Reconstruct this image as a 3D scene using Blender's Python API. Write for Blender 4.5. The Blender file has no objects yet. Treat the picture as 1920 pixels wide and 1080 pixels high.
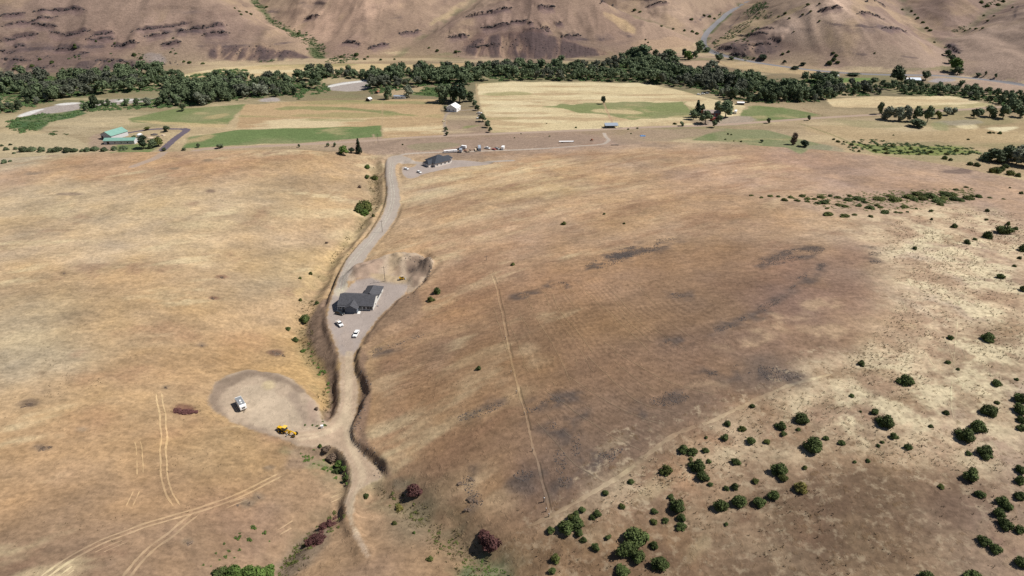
import bpy, math, random
import numpy as np

# ------------------------------------------------------------------ camera, sky, sun, exposure
scene = bpy.context.scene
CAM_H, PITCH, FPX = 200.0, 29.0, 1280.0          # camera height, degrees below the horizon, focal length in px of a 1920 wide picture
cam_d = bpy.data.cameras.new('camera'); cam = bpy.data.objects.new('camera', cam_d)
scene.collection.objects.link(cam); scene.camera = cam
cam.location = (0, 0, CAM_H); cam.rotation_euler = (math.radians(90 - PITCH), 0, 0)
cam_d.sensor_width = 36; cam_d.lens = 24; cam_d.clip_start = 1; cam_d.clip_end = 20000
SUN_EL, SUN_AZ = 52.0, 5.0                       # azimuth measured from +X towards +Y
world = bpy.data.worlds.new('World'); scene.world = world; world.use_nodes = True
wn = world.node_tree; bg = wn.nodes['Background']
sky = wn.nodes.new('ShaderNodeTexSky'); sky.sky_type = 'NISHITA'; sky.sun_disc = False
sky.sun_elevation = math.radians(SUN_EL); sky.sun_rotation = math.radians(90 - SUN_AZ)
sky.air_density = 1.0; sky.dust_density = 1.0; sky.altitude = 600
wn.links.new(sky.outputs[0], bg.inputs[0]); bg.inputs[1].default_value = 0.05
sun_d = bpy.data.lights.new('sun', 'SUN'); sun_d.energy = 4.9; sun_d.angle = math.radians(0.5); sun_d.color = (1, 0.955, 0.88)
sun = bpy.data.objects.new('sun', sun_d); scene.collection.objects.link(sun)
sun.rotation_euler = (math.radians(90 - SUN_EL), 0, math.radians(90 + SUN_AZ)); sun.location = (200, 0, 400)
vs = scene.view_settings; vs.view_transform = 'Standard'; vs.look = 'None'; vs.gamma = 1; vs.use_curve_mapping = False
vs.exposure = 0.42
scene.cycles.max_bounces = 4; scene.cycles.diffuse_bounces = 2; scene.cycles.glossy_bounces = 2
scene.cycles.use_denoising = False
rnd = random.Random(7); rng = np.random.default_rng(11)
TH = math.radians(PITCH)

# ------------------------------------------------------------------ numpy helpers
def sstep(a, b, x):
    t = np.clip((x - a) / (b - a), 0, 1); return t * t * (3 - 2 * t)
_tabs = {}
def vnoise(x, y, scale, seed):                    # smooth value noise, -1..1
    if seed not in _tabs: _tabs[seed] = np.random.default_rng(seed).uniform(-1, 1, (256, 256)).astype(np.float32)
    T = _tabs[seed]; u = x / scale; v = y / scale
    iu = np.floor(u).astype(np.int32); iv = np.floor(v).astype(np.int32)
    fu = (u - iu).astype(np.float32); fv = (v - iv).astype(np.float32)
    fu = fu * fu * (3 - 2 * fu); fv = fv * fv * (3 - 2 * fv)
    a = iu & 255; b = (iu + 1) & 255; c = iv & 255; d = (iv + 1) & 255
    return (T[c, a] * (1 - fu) + T[c, b] * fu) * (1 - fv) + (T[d, a] * (1 - fu) + T[d, b] * fu) * fv
def fbm(x, y, scale, octv, seed, gain=0.5):
    s = 0; a = 1; t = 0
    for k in range(octv):
        s = s + a * vnoise(x * (0.8 if k % 2 else 1) + (0.6 * y if k % 2 else 0), y * (0.8 if k % 2 else 1) - (0.6 * x if k % 2 else 0), scale / 2 ** k, seed + k); t += a; a *= gain
    return s / t
def lin(c):
    if isinstance(c, str): c = [int(c[i:i + 2], 16) for i in (0, 2, 4)]
    c = np.array(c, float) / 255
    return np.where(c <= 0.04045, c / 12.92, ((c + 0.055) / 1.055) ** 2.4)
def ray(px, py):
    px = np.atleast_1d(np.asarray(px, float)); py = np.atleast_1d(np.asarray(py, float))
    a = (px - 960) / FPX; b = (540 - py) / FPX
    return a, math.cos(TH) + b * math.sin(TH), -math.sin(TH) + b * math.cos(TH)
def unp_plane(px, py, z=0.0, k=0.0, y0=0.0):      # meets z + k*(y - y0)
    dx, dy, dz = ray(px, py)
    t = (CAM_H - z + k * y0) / (k * dy - dz)
    return dx * t, dy * t
def axis(segs):
    out = [segs[0][0]]
    for a, b, s0, s1 in segs:
        n = max(2, int(abs(b - a) / ((s0 + s1) / 2))); t = np.linspace(0, 1, n + 1)[1:]
        out += list(a + (b - a) * ((s0 * t + (s1 - s0) * t * t / 2) / ((s0 + s1) / 2)))
    return np.array(out)
xs_p = axis([(0, 210, 1.3, 1.3), (210, 460, 1.3, 2.2), (460, 1080, 2.4, 3.0), (1080, 2600, 5, 90)])
xs_n = axis([(0, 36, 1.3, 1.3), (36, 130, .85, .85), (130, 210, 1.3, 1.3), (210, 460, 1.3, 2.2), (460, 1080, 2.4, 3.0), (1080, 2600, 5, 90)])
XS = np.concatenate([-xs_n[:0:-1], xs_p])
YS = np.concatenate([axis([(-900, 90, 90, 3)]), axis([(90, 185, 1.3, 1.3), (185, 330, .95, .95), (330, 480, 1.3, 1.3), (480, 700, 1.3, 1.7), (700, 1100, 1.9, 2.2), (1100, 1450, 2.2, 4), (1450, 3600, 5, 90)])[1:]])
GX, GY = np.meshgrid(XS, YS); NX, NY = len(XS), len(YS)
def sampler(Z):
    def f(x, y):
        x = np.asarray(x, float); y = np.asarray(y, float)
        i = np.clip(np.searchsorted(XS, x) - 1, 0, NX - 2); j = np.clip(np.searchsorted(YS, y) - 1, 0, NY - 2)
        u = np.clip((x - XS[i]) / (XS[i + 1] - XS[i]), 0, 1); v = np.clip((y - YS[j]) / (YS[j + 1] - YS[j]), 0, 1)
        return (Z[j, i] * (1 - u) + Z[j, i + 1] * u) * (1 - v) + (Z[j + 1, i] * (1 - u) + Z[j + 1, i + 1] * u) * v
    return f
class Field: pass
F = Field()
def U(pts, lift=0.0):                              # where the sight lines through photograph points meet the ground
    p = np.array(pts, float).reshape(-1, 2); dx, dy, dz = ray(p[:, 0], p[:, 1])
    t = np.concatenate([np.arange(120, 900, 1.5), np.arange(900, 2600, 3)])
    h = (CAM_H + dz[:, None] * t) - F.z(dx[:, None] * t, dy[:, None] * t) - lift
    k = np.argmax(h < 0, axis=1); k[(h >= 0).all(axis=1)] = len(t) - 1; k = np.maximum(k, 1)
    r = np.arange(len(k)); h0 = h[r, k - 1]; h1 = h[r, k]; s = np.clip(h0 / np.maximum(h0 - h1, 1e-6), 0, 1)
    tt = t[k - 1] + (t[k] - t[k - 1]) * s
    return np.stack([dx * tt, dy * tt], 1)
def project(x, y, z):
    zc = y * math.cos(TH) - (z - CAM_H) * math.sin(TH); yu = y * math.sin(TH) + (z - CAM_H) * math.cos(TH)
    return 960 + FPX * x / zc, 540 - FPX * yu / zc, FPX / zc
def crop(pts, m):
    i0, i1 = np.searchsorted(XS, [pts[:, 0].min() - m, pts[:, 0].max() + m]); j0, j1 = np.searchsorted(YS, [pts[:, 1].min() - m, pts[:, 1].max() + m])
    return slice(max(j0 - 1, 0), j1 + 1), slice(max(i0 - 1, 0), i1 + 1)
def dist_line(X, Y, pts, vals=None):               # distance to a polyline (and a value carried along it)
    best = np.full(X.shape, 1e9); bv = np.zeros(X.shape)
    for k in range(len(pts) - 1):
        ax, ay = pts[k]; bx, by = pts[k + 1]; vx, vy = bx - ax, by - ay; L = vx * vx + vy * vy + 1e-9
        t = np.clip(((X - ax) * vx + (Y - ay) * vy) / L, 0, 1)
        d = np.hypot(X - ax - t * vx, Y - ay - t * vy)
        if vals is not None: bv = np.where(d < best, vals[k] + t * (vals[k + 1] - vals[k]), bv)
        best = np.minimum(best, d)
    return (best, bv) if vals is not None else best
def dist_side(X, Y, pts):                          # distance, +1 on the left of the line, position along it 0..1
    best = np.full(X.shape, 1e9); sd = np.ones(X.shape); pos = np.zeros(X.shape); L = np.concatenate([[0], np.cumsum(np.hypot(*np.diff(pts, axis=0).T))])
    for k in range(len(pts) - 1):
        ax, ay = pts[k]; vx, vy = pts[k + 1] - pts[k]; t = np.clip(((X - ax) * vx + (Y - ay) * vy) / (vx * vx + vy * vy + 1e-9), 0, 1); d = np.hypot(X - ax - t * vx, Y - ay - t * vy); m = d < best
        sd = np.where(m, np.sign(vx * (Y - ay) - vy * (X - ax)), sd); pos = np.where(m, (L[k] + t * (L[k + 1] - L[k])) / L[-1], pos); best = np.minimum(best, d)
    return best, sd, pos
def scarp(ZZ, W, h, decay, face, ends=.12, rough=0.0, seed=77):
    s = crop(W, decay * 2.5); x = GX[s] + vnoise(GX[s], GY[s], 5, seed) * rough; y = GY[s] + vnoise(GX[s], GY[s], 5, seed + 1) * rough
    d, sd, t = dist_side(x, y, W); sg = d * sd; e = sstep(0, ends, t) * sstep(0, ends, 1 - t)
    ZZ[s] += h * e * sstep(-face, face, sg) * np.exp(-np.maximum(sg, 0) / decay)
def dist_poly(X, Y, pts):                          # signed distance to a polygon, negative inside
    d = dist_line(X, Y, np.vstack([pts, pts[:1]])); ins = np.zeros(X.shape, bool); n = len(pts)
    for k in range(n):
        ax, ay = pts[k]; bx, by = pts[(k + 1) % n]
        if ay == by: continue
        c = ((ay > Y) != (by > Y)) & (X < (bx - ax) * (Y - ay) / (by - ay) + ax); ins ^= c
    return np.where(ins, -d, d)
def smooth_line(p, it=2, closed=False):            # corner cutting
    p = np.array(p, float)
    for _ in range(it):
        q = np.vstack([p, p[:1]]) if closed else p
        a = q[:-1] * 0.75 + q[1:] * 0.25; b = q[:-1] * 0.25 + q[1:] * 0.75
        m = np.stack([a, b], 1).reshape(-1, 2)
        p = m if closed else np.vstack([p[:1], m, p[-1:]])
    return p
def tps(P, v, smooth=0.0):
    P = np.array(P, float) / 100; n = len(P)
    def phi(r2): return 0.5 * r2 * np.log(r2 + 1e-9)
    K = phi(((P[:, None] - P[None]) ** 2).sum(-1)) + smooth * np.eye(n)
    A = np.zeros((n + 3, n + 3)); A[:n, :n] = K; A[:n, n] = 1; A[:n, n + 1:] = P; A[n, :n] = 1; A[n + 1:, :n] = P.T
    w = np.linalg.solve(A, np.concatenate([v, np.zeros(3)]))
    def f(x, y):
        x = np.asarray(x, float) / 100; y = np.asarray(y, float) / 100; out = w[n] + w[n + 1] * x + w[n + 2] * y
        for k in range(n): out = out + w[k] * phi((x - P[k, 0]) ** 2 + (y - P[k, 1]) ** 2)
        return out
    return f

# ------------------------------------------------------------------ shape of the land
NEAR = [(0,300,18),(150,290,21),(300,288,22),(450,285,22),(600,287,20),(660,292,14),
 (0,400,26),(200,400,26),(400,400,24),(550,400,19),(620,400,15),(0,560,30),(200,560,29),(400,560,24),(520,560,19),(0,760,34),(200,760,31),
 (330,780,27),(430,760,23),(540,730,21),(0,960,38),(200,960,34),(400,950,27),(500,900,23),(0,1080,40),(250,1080,36),(420,1080,28),(520,1050,22),
 (700,320,8),(700,380,9),(655,450,10.5),(598,540,12),(563,620,13),(590,700,15),(622,790,16.5),(640,870,18),(690,930,20),(760,950,21),(850,1020,23),(930,1080,25),
 (600,980,20.5),(550,1050,21),(680,1040,26),(740,1080,28),(640,940,21),
 (735,300,9),(740,360,11),(715,430,13),(655,490,14.5),(630,560,16.5),(680,570,17.5),(740,545,19),(640,640,17.5),(650,720,18),(645,800,18.5),(680,890,20.5),
 (720,700,23),(760,620,22),(800,560,22),(760,470,19),(800,400,18),(850,340,14),(950,300,12),(850,800,29),(760,850,26),(850,900,28),(950,1000,28),
 (950,850,33),(950,650,33),(900,500,26),(1000,400,24),(1100,500,34),(1100,650,39),(1150,800,39),(1050,920,34),(1250,700,43),(1300,560,42),(1300,450,36),
 (1200,380,29),(1400,650,46),(1500,500,43),(1500,400,36),(1650,560,46),(1700,450,42),(1600,700,46),(1450,800,42),(1300,870,38),(1150,950,34),(1050,1040,30),
 (1200,1050,32),(1400,1000,37),(1600,900,43),(1800,800,46),(1900,650,47),(1900,500,44),(1800,1000,43),(1600,1050,40),(1900,1080,44),
 (822,302,9.5),(780,318,9.5),(900,306,10),(1000,287,9),(1100,273,10),(1250,271,14),(1400,276,18),(1550,286,21),(1700,299,22),(1800,316,24),(1920,341,27)]
P = []; V = []
for px, py, z in NEAR:
    x, y = unp_plane(px, py, z); P.append((x[0], y[0])); V.append(z)
for x, y, z in [(-420,330,38),(-480,150,46),(-300,60,44),(0,40,32),(300,60,46),(480,200,48),(560,420,44),(-560,520,28),(620,560,30),(0,-100,40)]:
    P.append((x, y)); V.append(z)
fn = tps(P, np.array(V, float), 0.02)
CREST = [(-400,330,16),(0,300,18),(150,290,21),(300,288,22),(450,285,22),(600,287,20),(660,290,14),(735,285,7),(860,282,7),(1000,279,8),(1100,271,10),(1250,270,14),(1400,275,18),(1550,285,21),(1700,298,22),(1800,315,24),(1920,340,27),(2300,420,28)]
cx, cy = [], []
for px, py, z in CREST:
    x, y = unp_plane(px, py, z); cx.append(x[0]); cy.append(y[0])
o = np.argsort(cx); cx = np.array(cx)[o]; cy = np.array(cy)[o]
yc = np.interp(GX, cx, cy)
znear = np.zeros(GX.shape); nj = np.searchsorted(YS, 760)
xx = np.clip(GX[:nj], -640, 640); yy = np.clip(np.minimum(GY[:nj], yc[:nj]), -60, 700)
znear[:nj] = np.clip(fn(xx, yy), 0, 60)
over = GY - yc
fall = np.where((GX > -150) & (GX < 120), 70, 58)
znear = znear * (1 - sstep(0, 1, over / fall)) - 0.0
# far hills: every drainage is a trough, land rises away from it
EDGE = [(-600,150),(0,136),(200,132),(400,120),(600,110),(850,107),(1000,113),(1150,104),(1300,96),(1420,116),(1600,133),(1780,139),(1920,160),(2500,230)]
ex, ey = [], []
for px, py in EDGE:
    x, y = unp_plane(px, py, 0); ex.append(x[0]); ey.append(y[0])
o = np.argsort(ex); ex = np.array(ex)[o]; ey = np.array(ey)[o]
CH = [  # points in the photograph, slope of the channel, steepness of its sides
 ([(600,108),(588,95),(592,82),(565,66),(535,50),(505,34),(482,10),(470,-25)], 0.115, 0.50),
 ([(745,104),(775,82),(812,58),(850,26),(885,0),(915,-25)], 0.17, 0.36),
 ([(1318,98),(1316,78),(1345,42),(1372,20),(1405,-2),(1440,-20)], 0.050, 0.46),
 ([(1316,80),(1300,68),(1255,58),(1195,38),(1130,10),(1060,-20)], 0.110, 0.46),
 ([(1788,138),(1782,112),(1776,88),(1764,72),(1741,50),(1720,28),(1700,5),(1690,-20)], 0.100, 0.46),
 ([(1764,72),(1800,58),(1830,38),(1868,18),(1905,0),(1950,-25)], 0.110, 0.46),
 ([(-240,146),(-220,90),(-260,40),(-280,0)], 0.12, 0.5), ([(2200,190),(2180,120),(2210,50),(2240,0)], 0.11, 0.46)]
fj = np.searchsorted(YS, 880); X = GX[fj:]; Y = GY[fj:]
edge = np.interp(X, ex, ey)
wob = fbm(X, Y, 170, 4, 40) * 14
def trough(d, s, w): return s * (np.sqrt(d * d + w * w) - w)
zs = [trough(np.maximum(Y - edge + wob * 0.5, 0), 0.52, 9) + np.maximum(Y - edge - 260, 0) * -0.25]
CHW = []
for pts, k, s in CH:
    p = np.array(pts, float); x, y = unp_plane(p[:, 0], p[:, 1], 0, k, np.interp((p[:1, 0] - 960) / FPX * 1060, ex, ey))
    q = np.stack([x, y], 1); last = q[-1] + (q[-1] - q[-2]) / np.linalg.norm(q[-1] - q[-2]) * 900; last[1] = max(last[1], q[-1, 1] + 500); q = np.vstack([q, last])
    zz = k * np.maximum(q[:, 1] - np.interp(q[0, 0], ex, ey), 0); CHW.append((q, zz))
    d, cv = dist_line(X + wob * 0.25, Y + wob * 0.15, q, zz)
    zs.append(cv + trough(d, s, 10))
K = 7.0
zf = -K * np.log(sum(np.exp(-np.clip(z, 0, 400) / K) for z in zs)) ; zf = np.maximum(zf, 0)
amp = sstep(3, 30, zf)
zf = zf + amp * (fbm(X * 1.3, Y * .6, 130, 4, 60, .45) * 11 + np.abs(fbm(X * 1.0, Y * 0.35, 60, 3, 70)) * -7)
# basalt benches: the slope steps where a lava flow crops out
bench = zf + fbm(X, Y, 200, 3, 81) * 10
st = np.zeros_like(zf)
for lev, hgt in ((20, 3.0), (38, 3.2), (52, 3.6), (68, 3.5)):
    m = sstep(0.05, 0.35, fbm(X, Y, 130, 3, 90 + lev)) ; st += hgt * m * (sstep(-1.2, 1.2, bench - lev) - sstep(-9, 9, bench - lev))
zf = zf + st * amp * np.where(X < 260, 1.0, 0.35)
Z = znear.copy(); Z[fj:] = np.maximum(Z[fj:], zf)
far = (GX ** 2 + GY ** 2) > 900 ** 2
Z += np.where(over < 20, fbm(GX, GY, 60, 4, 20) * 1.0 * np.clip(Z / 12, 0, 1), 0) + fbm(GX, GY, 130, 3, 30) * 0.35
Z0 = Z.copy()

GULLY = [([(702,305),(704,345),(700,385),(688,412),(660,448),(628,490),(600,535),(578,585),(563,622),(580,665),(604,705),(618,745),(615,778)], 3.2, 5.5),
 ([(628,838),(640,870),(662,905),(690,925),(730,935),(780,955),(830,1000),(880,1040),(960,1090)], 2.8, 6),
 ([(640,960),(600,985),(566,1010),(540,1040),(515,1085)], 2.6, 4.5),
 ([(420,500),(480,512),(540,530),(590,530)], 0.8, 6), ([(600,500),(640,440),(672,420)], 0.6, 5), ([(565,835),(600,850),(625,865)], 1.0, 5)]
ROADZ = [(735,296,8.8),(735,325,9.9),(740,360,11),(735,395,12),(715,430,13),(680,465,13.8),(655,490,14.5),(640,520,15.4),(635,555,16.3),(680,560,17),(740,545,17.8),(700,590,17.2),(640,600,16.8),(650,640,17.3),(652,690,17.8),(655,740,18.2),(645,790,18.7),(650,820,19),(665,860,19.7),(690,895,20.5),(662,935,21),(660,975,22.5),(690,1030,25)]
PAVE = {
 'road_up': [(722,298),(722,330),(727,362),(722,393),(706,424),(678,455),(653,485),(636,515),(627,545),(620,560),(648,556),(655,515),(672,490),(702,460),(729,430),(747,400),(752,372),(744,335),(740,312),(752,300),(772,305),(772,297),(752,291),(735,290)],
 'pad_house': [(628,545),(648,547),(666,527),(684,523),(702,521),(722,530),(745,533),(768,531),(761,548),(742,566),(714,590),(692,618),(674,647),(664,668),(636,668),(622,625),(612,600),(616,575)],
 'road_dirt': [(634,650),(639,700),(638,740),(632,772),(618,792),(600,801),(572,806),(540,812),(536,832),(590,842),(622,836),(640,848),(655,872),(660,893),(656,912),(647,935),(650,958),(655,982),(668,1010),(684,1040),(690,1046),(690,1040),(674,1006),(662,980),(658,958),(666,930),(694,903),(722,899),(712,882),(688,858),(668,836),(660,812),(662,780),(673,748),(672,720),(662,692),(666,655)],
 'pad_trailer': [(385,746),(400,720),(430,702),(470,693),(510,697),(545,712),(575,735),(597,765),(604,790),(622,797),(622,830),(590,834),(560,834),(530,824),(500,812),(460,801),(420,786),(395,766)],
 'pad_far': [(752,312),(772,316),(790,303),(850,299),(900,302),(925,306),(880,312),(832,318),(798,325),(772,336),(756,331)],
 'pit': [(665,495),(690,486),(725,477),(745,468),(790,475),(812,490),(810,505),(795,525),(776,545),(761,549),(768,531),(745,533),(722,530),(702,521),(668,525),(655,535),(652,518)],
}
CUT = [(776,545),(795,560),(796,590),(742,606),(692,640),(672,668),(676,640),(692,618),(714,590),(742,566)]
BANK = [(627,545),(615,575),(611,600),(621,625),(634,655),(638,740),(630,775),(604,800),(612,780),(620,740),(610,690),(590,655),(570,632),(580,600),(600,565)]
CUTLINE = [(676,648),(668,672),(667,696),(687,717),(692,731),(683,748),(671,773),(662,794),(660,810),(667,829),(683,844),(706,860),(721,875),(730,894)]
PITLINE = [(730,476),(748,478),(772,483),(800,487),(813,497),(802,520),(786,540),(768,556)]
DITCH = [(721,300),(720,335),(724,362),(717,393),(701,424),(672,456),(648,487),(631,516),(620,545),(609,575)]
LEDGE = [[(0,50),(60,38),(110,30)],[(60,22),(120,16),(165,20)],[(0,78),(40,66),(75,62)],[(90,58),(130,66),(170,56)],[(170,68),(215,60)],[(245,60),(300,52),(360,40)],[(330,62),(350,56)],[(352,56),(400,50),(425,46)],[(270,68),(320,60)],[(25,90),(50,84)],[(140,104),(165,98)],[(160,74),(215,72)],[(60,45),(110,50)],[(0,110),(60,114)],[(100,92),(150,88)],[(180,112),(240,116)],[(745,64),(790,58)],[(640,80),(680,84)],[(690,92),(730,82)],[(870,32),(920,24),(965,14)],[(955,42),(990,36)],[(1005,14),(1040,12)],[(900,52),(960,44)],[(980,60),(1030,58)],[(840,70),(880,66)],[(990,44),(1000,42)],[(1040,44),(1055,42)],[(1015,54),(1032,52)],[(1125,8),(1150,6)],[(1210,14),(1255,6)],[(1378,66),(1440,64)],[(1395,84),(1446,82)],[(1345,92),(1375,90)],[(1370,102),(1400,104)],[(1440,72),(1465,76)],[(1652,54),(1700,58)],[(1606,26),(1660,36)],[(1535,22),(1580,14)],[(1622,4),(1660,12)],[(1775,84),(1800,100)],[(0,30),(50,24)],[(0,96),(30,94)],[(210,86),(260,80)],[(300,84),(340,78)],[(380,66),(430,60)],[(60,128),(110,124)],[(240,126),(300,120)],[(570,34),(600,30)],[(880,88),(940,84)],[(1050,70),(1090,66)],[(1410,56),(1450,54)]]
F.z = sampler(Z0)
for it in range(2):
    ZZ = Z0.copy(); roadz = tps(U([p[:2] for p in ROADZ]), np.array([p[2] for p in ROADZ], float), 0.01)
    for pts, dep, wid in GULLY:
        w = smooth_line(U(pts)); s = crop(w, 30); d = dist_line(GX[s] + vnoise(GX[s], GY[s], 9, 5) * 1.5, GY[s], w)
        ZZ[s] -= dep * np.exp(-(d / wid) ** 2)
    POLY = {}; SD = {}
    for nm, pts in PAVE.items():
        w = smooth_line(U(pts), 1 if nm in ('pad_trailer', 'pit') else 2, True); POLY[nm] = w; s = crop(w, 30)
        d = np.full(GX.shape, 30.0); d[s] = dist_poly(GX[s], GY[s], w) + fbm(GX[s], GY[s], 8, 3, 55) * (1.6 if nm in ('pad_trailer', 'pit') else 0.7); SD[nm] = d
        if nm == 'pad_far': tz = 9.4 + 0 * GX[s]
        elif nm == 'pad_trailer': tz = 21.0 - 0.02 * (GX[s] + 140) + 0 * GX[s]
        elif nm == 'pit': tz = 17.8 + 0 * GX[s]
        else: tz = roadz(GX[s], GY[s])
        if nm == 'pit': k = (1 - sstep(0, 6, d[s])) * 0.75
        elif nm == 'pad_trailer': k = (1 - sstep(-1, 5, d[s])) * 0.85
        else: k = 1 - sstep(0.2, 3.6, d[s] + vnoise(GX[s], GY[s], 7, 3) * 0.6)
        ZZ[s] = ZZ[s] * (1 - k) + tz * k
    for px, py, r, h in [(693,497,9,1.6),(676,508,7,1.2),(752,488,5,2.2),(795,492,7,2.0),(808,497,5,1.6),(780,520,5,1.2),(738,500,6,-1.0),(770,505,6,-1.4),(735,478,9,1.2),(715,618,6,0.8),(765,575,8,0.8)]:
        x, y = U([(px, py)])[0]; s = crop(np.array([[x, y]]), r * 3)
        ZZ[s] += 1.5 * h * np.exp(-((GX[s] - x) ** 2 + (GY[s] - y) ** 2) / r ** 2) * (1 + 0.4 * vnoise(GX[s], GY[s], 4, 8))
    W_ = smooth_line(U(CUTLINE), 2); scarp(ZZ, W_, 2.7, 9, 1.25, .06, .7); W_ = smooth_line(U(PITLINE), 2); scarp(ZZ, W_, 2.2, 6, 1.0, .1, 1.2)
    W_ = smooth_line(U(DITCH), 2); s = crop(W_, 8); ZZ[s] -= 1.5 * np.exp(-(dist_line(GX[s], GY[s], W_) / 1.3) ** 2)
    if it:
        LW = [smooth_line(U(L), 1) for L in LEDGE]
        for k, W_ in enumerate(LW): scarp(ZZ, W_, 2.4 + (k * 7 % 5) * .45, 14, 1.3, .2, 4, 90 + k % 6)
    F.z = sampler(ZZ)
gm = np.zeros(GX.shape)
for pts, dep, wid in GULLY:
    w = smooth_line(U(pts)); s_ = crop(w, 30); gm[s_] = np.maximum(gm[s_], np.exp(-(dist_line(GX[s_], GY[s_], w) / 11) ** 2))
road_any = np.min(np.stack(list(SD.values())), 0)
ZZ += gm * sstep(0, 2, road_any) * (fbm(GX, GY, 7, 3, 45) * 0.75)
ZZ += sstep(0, 1, -SD['pit']) * (fbm(GX, GY, 6, 3, 46) * 1.0) + sstep(-3, 0, -np.abs(SD['pad_trailer'] + 2)) * (0.25 + fbm(GX, GY, 5, 2, 47) * 0.5)
bankm = np.exp(-((np.minimum(SD['road_dirt'], SD['pad_house']) - 3.0) / 2.2) ** 2); ZZ += bankm * fbm(GX, GY, 4, 3, 48) * 0.7
ZZ[fj:] += amp * 0 + sstep(3, 30, zf) * (np.abs(fbm(X * 1.0, Y * 0.35, 34, 3, 71)) * -3.2 + fbm(X, Y, 16, 3, 73) * 0.8)
F.z = sampler(ZZ)
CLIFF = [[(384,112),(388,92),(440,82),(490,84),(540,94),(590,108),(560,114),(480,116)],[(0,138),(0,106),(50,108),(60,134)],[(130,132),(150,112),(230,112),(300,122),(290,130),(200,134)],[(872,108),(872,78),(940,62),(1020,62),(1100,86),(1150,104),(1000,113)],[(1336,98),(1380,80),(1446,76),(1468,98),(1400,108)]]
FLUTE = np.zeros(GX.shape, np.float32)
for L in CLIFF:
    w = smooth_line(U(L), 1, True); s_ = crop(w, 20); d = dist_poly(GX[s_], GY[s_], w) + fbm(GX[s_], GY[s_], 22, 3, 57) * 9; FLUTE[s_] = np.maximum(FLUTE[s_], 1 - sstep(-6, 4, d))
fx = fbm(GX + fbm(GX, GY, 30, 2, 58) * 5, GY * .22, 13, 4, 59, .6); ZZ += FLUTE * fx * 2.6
F.z = sampler(ZZ)
Z = ZZ

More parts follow.
